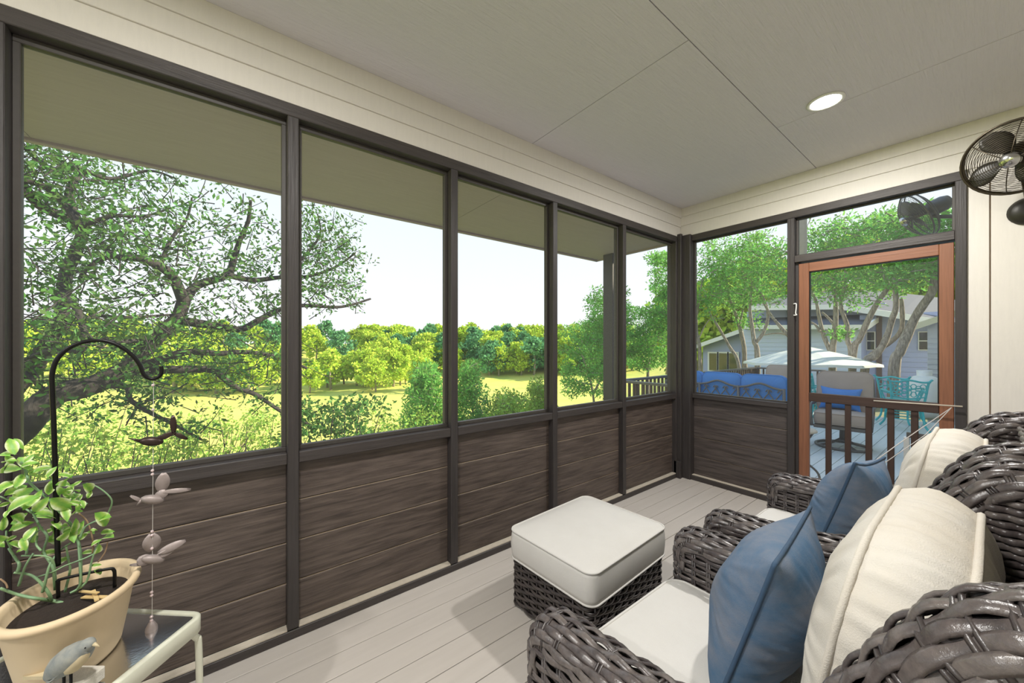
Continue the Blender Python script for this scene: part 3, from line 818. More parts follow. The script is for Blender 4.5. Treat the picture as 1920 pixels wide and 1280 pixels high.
def make_pot():
    t = thing('plant_pot', 'oval tan clay planter on the side table', 'pot', (PCX, PCY, TZ))
    prof = [(0, .003), (.095, .002), (.104, .0), (.110, .01), (.125, .08), (.139, .150), (.142, .158), (.152, .162), (.157, .170), (.155, .178), (.146, .181), (.137, .178), (.132, .165), (.122, .10), (.0, .10)]
    b = MB(); b.lathe(prof, 44, (0, 0, 0), 1.0, .80, cap=False)
    rz = R(-12); Mr = Matrix.Rotation(rz, 4, 'Z')
    b.V = [tuple(Mr @ Vector(v) + Vector((PCX, PCY, TZ))) for v in b.V]
    b.build('body', 'pot_clay', t, True)
    b = MB(); b.lathe([(.129, .138), (.10, .146), (.05, .150), (0, .152)], 36, (0, 0, 0), 1.0, .80, cap=False)
    b.V = [tuple(Mr @ Vector(v) + Vector((PCX, PCY, TZ))) for v in b.V]
    b.build('soil', 'soil', t, True)
    for k, (x0, y0, x1, y1, w) in enumerate(((.005, .02, .075, .075, .011), (-.01, .035, .085, .06, .008), (-.02, .01, .05, .055, .007))):
        MB().bar((PCX + x0, PCY + y0, TZ + .156 + k * .003), (PCX + x1, PCY + y1, TZ + .170 + k * .003), w, .003).build('wood_chip', 'straw', t)
make_pot()
PX = .425
def pp(px, py, x=PX): return at(px, py, 0, x)
def make_hook():
    t = thing('shepherd_hook', 'black metal shepherd hook standing in the planter', 'hook', (PX, PCY, TZ + .15))
    top = [(109, 1060), (107, 1000), (104, 900), (101, 800), (98, 730), (98, 700), (106, 675), (125, 655), (150, 643), (178, 638), (205, 641), (230, 652), (250, 668), (262, 684), (268, 699), (277, 708), (289, 710), (300, 704), (303, 695), (302, 686)]
    MB().tube(spline([pp(*p) for p in top], 5), .0052, 10).build('pole', 'black_metal', t, True)
    MB().tube(spline([pp(109, 1120), pp(109, 1092), pp(113, 1086), pp(160, 1075), pp(205, 1066), pp(213, 1068), pp(215, 1076), pp(215, 1100)], 4), .004, 8).build('prong', 'black_metal', t, True)
make_hook()
def leaf_geo():
    V = []; F = []; n = 9
    for i in range(n):
        f = i / (n - 1); wd = .22 * math.sin(math.pi * f ** .85) ** .9; x_ = f - .0
        zc = .10 * math.sin(math.pi * f) - .06 * f
        V += [(x_, -wd, zc + wd * .35), (x_, 0, zc - .02), (x_, wd, zc + wd * .35)]
    for i in range(n - 1):
        a = i * 3; F += [(a, a + 1, a + 4, a + 3), (a + 1, a + 2, a + 5, a + 4)]
    me = bpy.data.meshes.new('leaf'); me.from_pydata(V, [], F); me.polygons.foreach_set('use_smooth', [True] * len(F)); me.materials.append(MATS['leaf_variegated'])
    return me
def make_plant():
    t = thing('potted_plant', 'leggy plant with variegated green and cream leaves growing in the planter', 'plant', (PCX, PCY, TZ + .145))
    me = leaf_geo(); rnd = random.Random(8)
    K = 4.2654
    def c2(x, y, dx=0): return at(x / K, 800 + y / K, 0, PX + dx)
    LV = [(95, 155, 120, 110), (30, 228, 80, 0), (75, 278, 95, 10), (105, 335, 100, 0), (235, 300, 120, 15), (235, 250, 90, 40), (350, 340, 180, 15), (415, 360, 100, 50), (60, 470, 140, 25), (130, 505, 170, 25),
          (190, 545, 160, 35), (180, 620, 240, 30), (250, 600, 150, 45), (330, 620, 140, 45), (405, 480, 110, 75), (510, 465, 110, 0), (525, 395, 100, -10), (590, 515, 80, 0), (480, 530, 60, 90), (420, 660, 90, -55),
          (490, 610, 150, -25), (605, 605, 80, -10), (640, 570, 60, 60), (370, 715, 160, -10), (170, 725, 110, 40), (185, 790, 140, 20), (240, 850, 130, 50), (35, 620, 90, 20), (30, 770, 100, 80), (90, 770, 110, 75),
          (95, 890, 80, 30), (120, 950, 90, -20), (450, 790, 90, -40), (410, 840, 80, 80), (555, 860, 120, -55), (450, 905, 150, 5), (595, 790, 100, 75), (640, 810, 110, 65), (670, 870, 90, 40), (810, 740, 120, -45),
          (860, 840, 90, 5), (860, 885, 80, 10), (770, 925, 80, 30), (710, 1005, 100, 10), (750, 825, 50, 0), (500, 1065, 110, 25), (400, 1000, 120, 10), (770, 1105, 70, 5), (190, 940, 90, -70), (15, 890, 70, -30),
          (700, 490, 80, -40), (560, 500, 90, 60), (620, 450, 70, 30), (300, 560, 110, 60), (150, 430, 110, 60), (520, 700, 100, -70), (560, 560, 90, 20), (660, 620, 60, -70), (20, 500, 110, 40), (60, 690, 70, 60)]
    for (x, y, l, a) in list(LV):
        if rnd.random() < .55: LV.append((x + rnd.uniform(-60, 60), y + rnd.uniform(-30, 60), l * rnd.uniform(.6, .9), rnd.uniform(-60, 80)))
    for (x, y, l, a) in LV:
        d = rnd.uniform(-.05, .05); c = c2(x, y, d); e = c2(x + math.cos(R(a)) * l / 2, y - math.sin(R(a)) * l / 2, d + rnd.uniform(-.02, .02))
        ax = (e - c) * 2; L_ = ax.length * 1.22; ax.normalize()
        toC = (_C - c).normalized(); nrm = (toC + Vector((rnd.uniform(-.5, .5), rnd.uniform(-.5, .5), rnd.uniform(.0, .9)))).normalized()
        yv = nrm.cross(ax).normalized(); zv = ax.cross(yv)
        M = Matrix((ax, yv, zv)).transposed().to_4x4(); o = bpy.data.objects.new('leaf', me); COL.objects.link(o); o.parent = t
        M = M @ Matrix.Diagonal((L_, L_ * rnd.uniform(.85, 1.2), L_, 1)); M.translation = (c - ax * L_ / 2) - wloc(t); o.matrix_local = M
    ST = [([(165, 280), (205, 350), (235, 440), (330, 530), (400, 590), (480, 680), (560, 770), (600, 850), (640, 1000), (645, 1290)], 2.6), ([(250, 660), (320, 800), (380, 880), (350, 1000), (420, 1120), (440, 1300)], 2.4),
          ([(560, 930), (480, 990), (400, 1100), (360, 1250), (340, 1320)], 2.4), ([(620, 900), (635, 1050), (645, 1240), (600, 1320)], 2.2), ([(800, 900), (740, 1050), (690, 1240), (560, 1330)], 2.2),
          ([(690, 450), (780, 480), (870, 550), (895, 610), (850, 710), (770, 750), (680, 800), (640, 890)], 1.8), ([(340, 800), (240, 900), (210, 1020)], 2.0), ([(70, 970), (130, 1060), (155, 1100), (140, 1160)], 2.6),
          ([(265, 1010), (200, 1120), (150, 1270)], 2.2), ([(110, 1165), (230, 1180), (310, 1230), (390, 1330), (410, 1390)], 2.8), ([(170, 1030), (370, 1035), (430, 1100), (445, 1300)], 2.2), ([(0, 555), (140, 620), (260, 690)], 1.6),
          ([(300, 1200), (420, 1160), (520, 1110), (680, 1050), (780, 1000)], 1.6), ([(530, 960), (550, 1080), (560, 1150), (520, 1320)], 2.2), ([(50, 830), (55, 900), (90, 970)], 2.0), ([(0, 1290), (140, 1340), (280, 1370), (420, 1390), (540, 1420)], 3.2),
          ([(590, 520), (660, 620), (700, 610)], 1.4), ([(300, 870), (290, 940), (330, 990)], 2.0)]
    for pts, r_ in ST:
        q = spline([c2(x, y, .012 * math.sin(i * 2.1 + x)) for i, (x, y) in enumerate(pts)], 4)
        MB().tube(q, [r_ * .0012 * (.75 + .4 * k / len(q)) for k in range(len(q))], 6).build('stem', 'stem_green', t, True)
    for pts in ([(860, 920), (840, 1000), (785, 1080)], [(630, 690), (700, 760), (740, 900), (740, 1010)], [(0, 1215), (45, 1250), (60, 1290)]):
        MB().tube(spline([c2(x, y) for x, y in pts], 4), .0018, 6).build('stem', 'stem_brown', t, True)
make_plant()
def make_chime():
    t = thing('wind_chime', 'hanging bird wind chime with beads and an oval drop below the black hook', 'wind chime', pp(284, 1195))
    MB().tube([pp(288, 711), pp(285, 1165)], .0007, 5).build('thread', 'thread', t)
    for y in (722, 768, 882, 889, 996, 1003, 1028, 1110, 1116, 1156, 1163):
        c = pp(287 - (y - 711) * .007, y); MB().ellipsoid(c, (.0042,) * 3, 10, 7).build('bead', 'bead', t, True)
    MB().lathe([(.0, -.026), (.009, -.022), (.0145, -.008), (.0135, .006), (.007, .02), (.0, .026)], 16, pp(284, 1179), cap=False).build('drop', 'chime_metal', t, True)
    def wing(a, b, w, m, par):
        a, b = Vector(a), Vector(b); d = (b - a); V = []; F = []; n = 7
        side = d.cross(_C - a).normalized()
        bow = (_C - a).normalized()
        for i in range(n):
            f = i / (n - 1); ww = w * math.sin(math.pi * (f * .86 + .09)) ** .7
            p = a + d * f + bow * (.004 * math.sin(math.pi * f)); V += [p - side * ww, p - bow * .003, p + side * ww]
        for i in range(n - 1):
            q = i * 3; F += [(q, q + 1, q + 4, q + 3), (q + 1, q + 2, q + 5, q + 4)]
        o = mesh_obj('wing', V, F, m, par, True); s_ = o.modifiers.new('thick', 'SOLIDIFY'); s_.thickness = .0012
    for (bx, by, m, wings, tail, beak) in (
            (284, 827, 'chime_dark', [((326, 812), (324, 778), .006), ((326, 812), (352, 823), .0045), ((292, 825), (330, 809), .006)], None, (240, 821)),
            (286, 936, 'chime_metal', [((303, 922), (307, 886), .013), ((305, 922), (358, 917), .005), ((290, 932), (316, 920), .010)], [(268, 940), (244, 929)], (256, 947)),
            (287, 1048, 'chime_metal', [((285, 1033), (284, 1000), .016), ((296, 1037), (348, 1013), .009), ((282, 1052), (258, 1047), .012), ((290, 1045), (326, 1030), .007)], [(275, 1057), (243, 1059)], None)):
        c = pp(bx, by); R_ = (pp(bx + 10, by) - c).normalized(); b = MB()
        Mx = Matrix((R_, R_.cross(Vector((0, 0, 1))), Vector((0, 0, 1)))).transposed()
        b.ellipsoid(c, (.027, .0135, .0135), 14, 9, Mx)
        o = b.build('bird', m, t, True)
        for (a, e, w) in wings: wing(pp(*a), pp(*e), w * 1.25, m, o)
        if tail: wing(pp(*tail[0]), pp(*tail[1]), .004, m, o)
        if beak: MB().tube([c - R_ * .022, pp(*beak)], [.005, .001], 8).build('beak', m, o, True)
make_chime()
def make_bird():
    c = at(112, 1254, 2, .565); R_ = _RT.copy(); U = Vector((0, 0, 1)); W = -_FW
    t = thing('bird_figurine', 'painted grey blue bird figurine perched on a white stone block', 'figurine', (c.x, c.y, TZ))
    def P(px, py, w=0): return atd(px, py, (c - _C).dot(_FW)) + W * w
    dep = (c - _C).dot(_FW); s_ = dep / FPX
    pts = [P(92, 1268), P(104, 1258), P(118, 1245), P(135, 1232), P(150, 1222), P(160, 1213), P(167, 1208), P(176, 1207)]
    MB().tube(spline(pts, 4), [x * s_ for x in np.interp(np.linspace(0, 7, 29), range(8), [8, 16, 22, 23, 20, 14.5, 12, 4])], 16).build('body', 'bird_blue', t, True)
    MB().tube(spline([P(128, 1252, .004), P(142, 1242, .006), P(155, 1230, .006), P(164, 1216, .003)], 4), [x * s_ for x in np.interp(np.linspace(0, 3, 13), range(4), [8, 14, 13, 8])], 14).build('breast', 'bird_tan', t, True)
    MB().bar(P(52, 1265), P(98, 1264), .018, .008).build('tail', 'bird_tan', t)
    for k in range(5):
        MB().tube(spline([P(96 + k * 9, 1272 - k * 8, .017), P(106 + k * 9, 1270 - k * 8, .022), P(117 + k * 9, 1262 - k * 8, .021)], 4), .0022, 6).build('wing_feather', 'bird_blue', t, True)
    MB().tube([P(176, 1207), P(187, 1212)], [3.5 * s_, .6 * s_], 8).build('beak', 'bird_tan', t, True)
    MB().ellipsoid(P(170, 1207, .011), (.0018,) * 3, 8, 6).build('eye', 'black_metal', t, True)
    bx = MB(); Mb = Matrix((R_, W, U)).transposed().to_4x4(); q = at(140, 1262, 2, .535)
    Mb.translation = (q.x, q.y, TZ + .016); bx.obox(Mb, .045, .028, .016); bx.build('stone_block', 'stone_white', t, bevel=.003)
    for dx in (120, 133): MB().tube([P(dx, 1258), Vector((P(dx, 1262).x, P(dx, 1262).y, TZ + .03))], .003, 6).build('foot', 'black_metal', t, True)
make_bird()

# ================================================================== OUTSIDE: TERRAIN
def smooth(a, b, x):
    t = min(1, max(0, (x - a) / (b - a))); return t * t * (3 - 2 * t)
RZ = [(0, -1.3), (3, -1.6), (6, -2.8), (15, -5.6), (30, -8.2), (45, -9.6), (110, -10.2), (128, -9), (150, -5), (175, -1.5), (210, .5), (300, 2)]
def ground_z(x, y):
    r = math.hypot(x, y + 3); a = math.degrees(math.atan2(y + 3, x)) % 360
    zv = float(np.interp(r, [p[0] for p in RZ], [p[1] for p in RZ]))
    w = smooth(110, 126, a) if a < 300 else 0
    if a > 290: w = 0
    lvl = -1.0 - .004 * r
    n = mnoise.noise(Vector((x * .05, y * .05, 0))) * min(1.2, r * .02)
    return lvl * (1 - w) + zv * w + n
def make_ground():
    V = []; F = []; rs = [1.5, 2.5, 4, 6, 9, 13, 18, 24, 31, 39, 48, 58, 70, 83, 97, 110, 122, 134, 146, 158, 170, 185, 205, 240, 300]
    na = 120
    for r in rs:
        for k in range(na):
            a = 2 * math.pi * k / na; x, y = r * math.cos(a), r * math.sin(a) - 3; V.append((x, y, ground_z(x, y) - (0.0)))
    for i in range(len(rs) - 1):
        for k in range(na):
            l = (k + 1) % na; F.append((i * na + k, i * na + l, (i + 1) * na + l, (i + 1) * na + k))
    o = mesh_obj('ground', V, F, 'ground_meadow', None, True, world=False)
    tag(o, 'sunlit yellow green meadow valley below the porch', None, None, 'structure')
make_ground()
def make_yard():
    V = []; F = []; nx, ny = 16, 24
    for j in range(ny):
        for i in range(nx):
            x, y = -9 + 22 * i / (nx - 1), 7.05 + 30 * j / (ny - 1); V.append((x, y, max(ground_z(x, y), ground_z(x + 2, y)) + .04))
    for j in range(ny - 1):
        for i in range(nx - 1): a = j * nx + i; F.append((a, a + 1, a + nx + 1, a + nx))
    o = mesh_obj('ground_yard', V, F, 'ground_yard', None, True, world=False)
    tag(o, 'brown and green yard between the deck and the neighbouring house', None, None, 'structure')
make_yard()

# ---- foliage
def leaves_mesh(centers, radii, counts, size, aspect, seed, dirs=None, droop=.0):
    rng = np.random.default_rng(seed); C_ = np.repeat(np.asarray(centers, float), counts, axis=0); Rr = np.repeat(np.asarray(radii, float), counts, axis=0)
    n = len(C_); d = rng.normal(size=(n, 3)); d /= np.linalg.norm(d, axis=1, keepdims=True); rad = rng.random((n, 1)) ** .45
    P = C_ + d * rad * Rr
    ax = d * .6 + rng.normal(size=(n, 3)) * .7; ax[:, 2] -= droop; ax /= np.linalg.norm(ax, axis=1, keepdims=True)
    q = rng.normal(size=(n, 3)); s = np.cross(ax, q); s /= np.maximum(np.linalg.norm(s, axis=1, keepdims=True), 1e-6)
    L_ = (size * (.6 + .8 * rng.random((n, 1)))); W_ = L_ * aspect
    V = np.stack([P, P + ax * L_ * .5 + s * W_, P + ax * L_, P + ax * L_ * .5 - s * W_], 1).reshape(-1, 3)
    return V
def leaves_obj(name, V, m, parent=None, loc=None):
    n = len(V) // 4; me = bpy.data.meshes.new(name)
    if loc is not None: V = V - np.array(loc)
    me.vertices.add(4 * n); me.vertices.foreach_set('co', V.astype(np.float32).ravel())
    me.loops.add(4 * n); me.loops.foreach_set('vertex_index', np.arange(4 * n, dtype=np.int32))
    me.polygons.add(n); me.polygons.foreach_set('loop_start', np.arange(0, 4 * n, 4, dtype=np.int32)); me.polygons.foreach_set('loop_total', np.full(n, 4, dtype=np.int32))
    me.materials.append(MATS[m]); me.update(calc_edges=True); me.validate()
    o = bpy.data.objects.new(name, me); COL.objects.link(o)
    if parent is not None: o.parent = parent
    if loc is not None: o.location = Vector(loc) - (wloc(parent) if parent is not None else Vector())
    return o

# ---- the near live oak: limbs traced at the distance where it stands
def make_oak():
    rnd = random.Random(21); X0 = -3.6
    base = at(-160, 1010, 0, X0); base.z = ground_z(base.x, base.y) - .2
    t = thing('oak_tree', 'spreading live oak with crooked limbs close outside the first screen bays', 'tree', base)
    def q(px, py, dx=0): return at(px / 2, 240 + py / 2, 0, X0 + dx)
    LB = [([(-330, 1560), (-140, 1330), (65, 1140), (190, 1010), (330, 970), (440, 925), (500, 880), (590, 780), (660, 720), (690, 650)], 32, 15, -.0),
          ([(690, 650), (650, 560), (600, 520), (520, 490), (430, 480), (380, 430)], 14, 5, .2), ([(690, 650), (740, 590), (850, 550), (880, 480), (900, 420), (930, 350), (940, 270)], 13, 4, -.2),
          ([(850, 550), (950, 570), (1050, 560), (1160, 555), (1260, 520), (1330, 470)], 9, 3, -.2), ([(660, 720), (800, 740), (900, 755), (970, 720), (1050, 680), (1140, 665), (1280, 670), (1390, 640)], 12, 3.5, .1),
          ([(500, 900), (600, 870), (700, 840), (820, 845), (930, 840), (1060, 862), (1150, 900)], 11, 4, .2), ([(440, 925), (570, 910), (700, 905), (800, 910), (880, 970), (960, 1000), (1060, 1065), (1180, 1120)], 13, 4, 0),
          ([(-200, 60), (-60, 130), (70, 200), (150, 290), (300, 370), (290, 450), (250, 540), (240, 620), (230, 720)], 9, 14, -.3), ([(300, 370), (260, 250), (300, 150), (200, 160), (100, 80), (20, 20)], 10, 4, -.3),
          ([(-150, 180), (70, 190), (200, 240), (300, 360)], 7, 9, -.2), ([(240, 620), (300, 700), (310, 830), (200, 830), (90, 870)], 8, 4, .3), ([(330, 970), (470, 970), (490, 1020), (570, 1070), (650, 1110), (760, 1170)], 8, 3, .2),
          ([(230, 720), (120, 900), (-60, 1100), (-260, 1380)], 14, 26, -.3), ([(590, 780), (480, 800), (350, 790), (250, 760)], 7, 3, .3), ([(430, 480), (360, 500), (300, 560)], 6, 4, .1), ([(300, 150), (420, 190), (560, 160), (660, 190)], 6, 2, -.2),
          ([(600, 520), (640, 420), (700, 340), (720, 260)], 6, 2, -.1), ([(340, 700), (480, 710), (640, 700)], 5, 3, .2), ([(190, 1010), (130, 950), (80, 900)], 6, 3, .1), ([(1050, 560), (1140, 480), (1200, 400), (1190, 320)], 6, 2, -.1),
          ([(300, 370), (420, 330), (540, 330), (640, 300)], 6, 2, .1)]
    s = 5.6 / FPX / 2; cl = []; rr = []; cnt = []
    for pts, r0, r1, dx in LB:
        n = len(pts); P = []
        for i, (x, y) in enumerate(pts):
            P.append(q(x, y, dx * math.sin(math.pi * i / (n - 1)) * 1.5))
        sp = spline(P, 6); m_ = len(sp)
        rad = [max(.006, (r0 + (r1 - r0) * k / (m_ - 1)) * s * (1 + .12 * mnoise.noise(sp[k] * 6))) for k in range(m_)]
        MB().tube(sp, rad, 9).build('limb', 'bark', t, True)
        # twigs and leaf sprays along the thinner wood
        for k in range(3, m_, 2):
            if rad[k] < .062 or rnd.random() < .2:
                for _ in range(2):
                    e = sp[k] + Vector((rnd.uniform(-.45, .45), rnd.uniform(-.30, .30), rnd.uniform(-.16, .34)))
                    cl.append(e); rr.append((.16, .17, .13)); cnt.append(rnd.randint(10, 24))
                    cl.append((sp[k] + e) / 2 + Vector((0, 0, rnd.uniform(-.05, .1)))); rr.append((.12, .12, .10)); cnt.append(rnd.randint(3, 10))
    tw = MB()
    # loose sprays filling the crown outline
    for (x0, y0, x1, y1, num) in ((60, 60, 520, 420, 46), (60, 420, 420, 900, 52), (400, 300, 800, 640, 40), (800, 380, 1060, 640, 16), (60, 900, 420, 1080, 14), (1110, 330, 1330, 620, 84), (420, 700, 760, 860, 12), (700, 780, 1060, 1000, 14), (60, 30, 300, 260, 20)):
        for _ in range(num):
            p = q(rnd.uniform(x0, x1), rnd.uniform(y0, y1), rnd.uniform(-.8, .7)); cl.append(p); rr.append((.19, .19, .15)); cnt.append(rnd.randint(8, 20))
    for c in cl[::2]:
        c = Vector(c); d = Vector((rnd.uniform(-1, 1), rnd.uniform(-1, 1), rnd.uniform(-.6, .9))).normalized()
        a = c - d * .20; tw.tube([a, c + Vector((rnd.uniform(-.03, .03), 0, rnd.uniform(-.03, .03))), c + d * .18], [.006, .004, .002], 4)
    tag(tw.build('twigs', 'bark', t), kind='stuff')
    tag(leaves_obj('leaves', leaves_mesh(cl, rr, cnt, .058, .22, 5), 'leaf_oak', t, tuple(base)), kind='stuff')
make_oak()

# ---- shrubs below the screens
def shrub(label, px, py_top, x, hw, hh, n, lm, seed, size=.06, cat='bush', group=None):
    rnd = random.Random(seed); top = at(px, py_top, 0, x); gz = ground_z(x, top.y)
    b = Vector((x, top.y, gz)); t = thing('shrub', label, cat, b, group=group)
    st = MB(); cl = []; rr = []; cnt = []
    for k in range(n):
        e = Vector((x + rnd.uniform(-1, 1) * hw, top.y + rnd.uniform(-1, 1) * hw, top.z - rnd.random() ** 1.3 * hh))
        m_ = b.lerp(e, .55) + Vector((rnd.uniform(-.15, .15), rnd.uniform(-.15, .15), .05))
        if k % 2 == 0: st.tube(spline([b + Vector((rnd.uniform(-.1, .1), rnd.uniform(-.1, .1), -.05)), m_, e], 3), [.016, .014, .012, .010, .008, .005, .003], 5)
        cl.append(e); rr.append((.17, .17, .15)); cnt.append(rnd.randint(22, 46))
    st.build('stems', 'bark', t, True)
    tag(leaves_obj('leaves', leaves_mesh(cl, rr, cnt, size, .26, seed), lm, t, tuple(b)), kind='stuff')
shrub('leafy green shrub under the oak, low in the first screen bay', 170, 800, -4.6, 1.1, 1.3, 100, 'leaf_shrub', 1, .05)
shrub('pale green shrub in the lower right of the first screen bay', 420, 785, -4.8, 1.1, 1.3, 100, 'leaf_shrub', 2, .05)
shrub('young glossy shrub at the lower left of the second screen bay', 625, 755, -3.6, .55, .9, 60, 'leaf_oak', 3, .07)
shrub('low shrub along the sill of the second screen bay', 745, 782, -4.4, .7, .9, 60, 'leaf_shrub', 4, .06)
shrub('tall dry green shrub at the left edge behind the plant', 20, 760, -5.6, 1.1, 1.3, 90, 'leaf_shrub', 5, .055)
shrub('wide pale shrub between the oak limbs and the meadow', 300, 790, -6.2, 1.5, 1.3, 110, 'leaf_shrub', 6, .06)

# ---- junipers
def juniper(label, bx, by, bz, trunks, clumps, seed, lm='leaf_juniper', size=.10, name='juniper_tree', group=None, bark='bark_silver', per=(60, 100)):
    rnd = random.Random(seed); t = thing(name, label, 'tree', (bx, by, bz), group=group)
    for pts, r0, r1 in trunks:
        sp = spline(pts, 5); n = len(sp)
        MB().tube(sp, [(r0 + (r1 - r0) * k / (n - 1)) * .56 * (1 + .2 * mnoise.noise(sp[k] * 3)) for k in range(n)], 10).build('trunk', bark, t, True)
    cl = [c[0] for c in clumps]; rr = [(c[1], c[1], c[1] * .62) for c in clumps]; cnt = [int(rnd.randint(*per) * min(2.2, max(.4, (c[1] / .5) ** 2))) for c in clumps]
    tag(leaves_obj('foliage', leaves_mesh(cl, rr, cnt, size, .2, seed, droop=-.1), lm, t, (bx, by, bz)), kind='stuff')
    tw = MB()
    for c in clumps:
        p = Vector(c[0]); d = Vector((rnd.uniform(-1, 1), rnd.uniform(-1, 1), rnd.uniform(-.5, .5)))
        tw.tube([p - d * c[1] * .8, p, p + d * c[1] * .5], [.013, .009, .003], 4)
    tag(tw.build('twigs', bark, t), kind='stuff')
def cone_clumps(px, py_top, dep, py_bot, hw_px, n, seed, r=.35):
    rnd = random.Random(seed); out = []
    for k in range(n):
        f = rnd.random() ** .8; w = hw_px * (f * .95 + .06)
        c = atd(px + rnd.uniform(-w, w), py_top + (py_bot - py_top) * f, dep + rnd.uniform(-1, 1) * hw_px * dep / FPX * .8); out.append((c, r * rnd.uniform(.7, 1.2)))
    return out
def valley_juniper(label, px, top, dep, bot, hw, n, seed, r, size=.12, lm='leaf_juniper'):
    b = atd(px, bot, dep); b.z = ground_z(b.x, b.y); tp_ = atd(px, top, dep)
    juniper(label, b.x, b.y, b.z, [([b - Vector((0, 0, .3)), b.lerp(tp_, .4) + Vector((.1, .1, 0)), tp_.lerp(b, .08)], .12, .03)], cone_clumps(px, top, dep, bot, hw, n, seed, r), seed, size=size, lm=lm, per=(110, 170))
valley_juniper('dark green young juniper at the right of the second screen bay', 800, 685, 11, 860, 66, 150, 31, .36)
valley_juniper('pointed juniper top at the left of the third screen bay', 882, 684, 13, 860, 52, 130, 32, .38)
valley_juniper('low juniper along the sill of the third screen bay', 955, 738, 12, 870, 95, 150, 33, .38, lm='leaf_shrub')  # lighter shrub leaf colour stands in for sunlight
valley_juniper('small juniper with sunlit yellow in its leaf colour at the right of the third screen bay', 1012, 712, 15, 850, 52, 110, 34, .42, lm='leaf_shrub')  # sunlight put into the leaf colour here as well

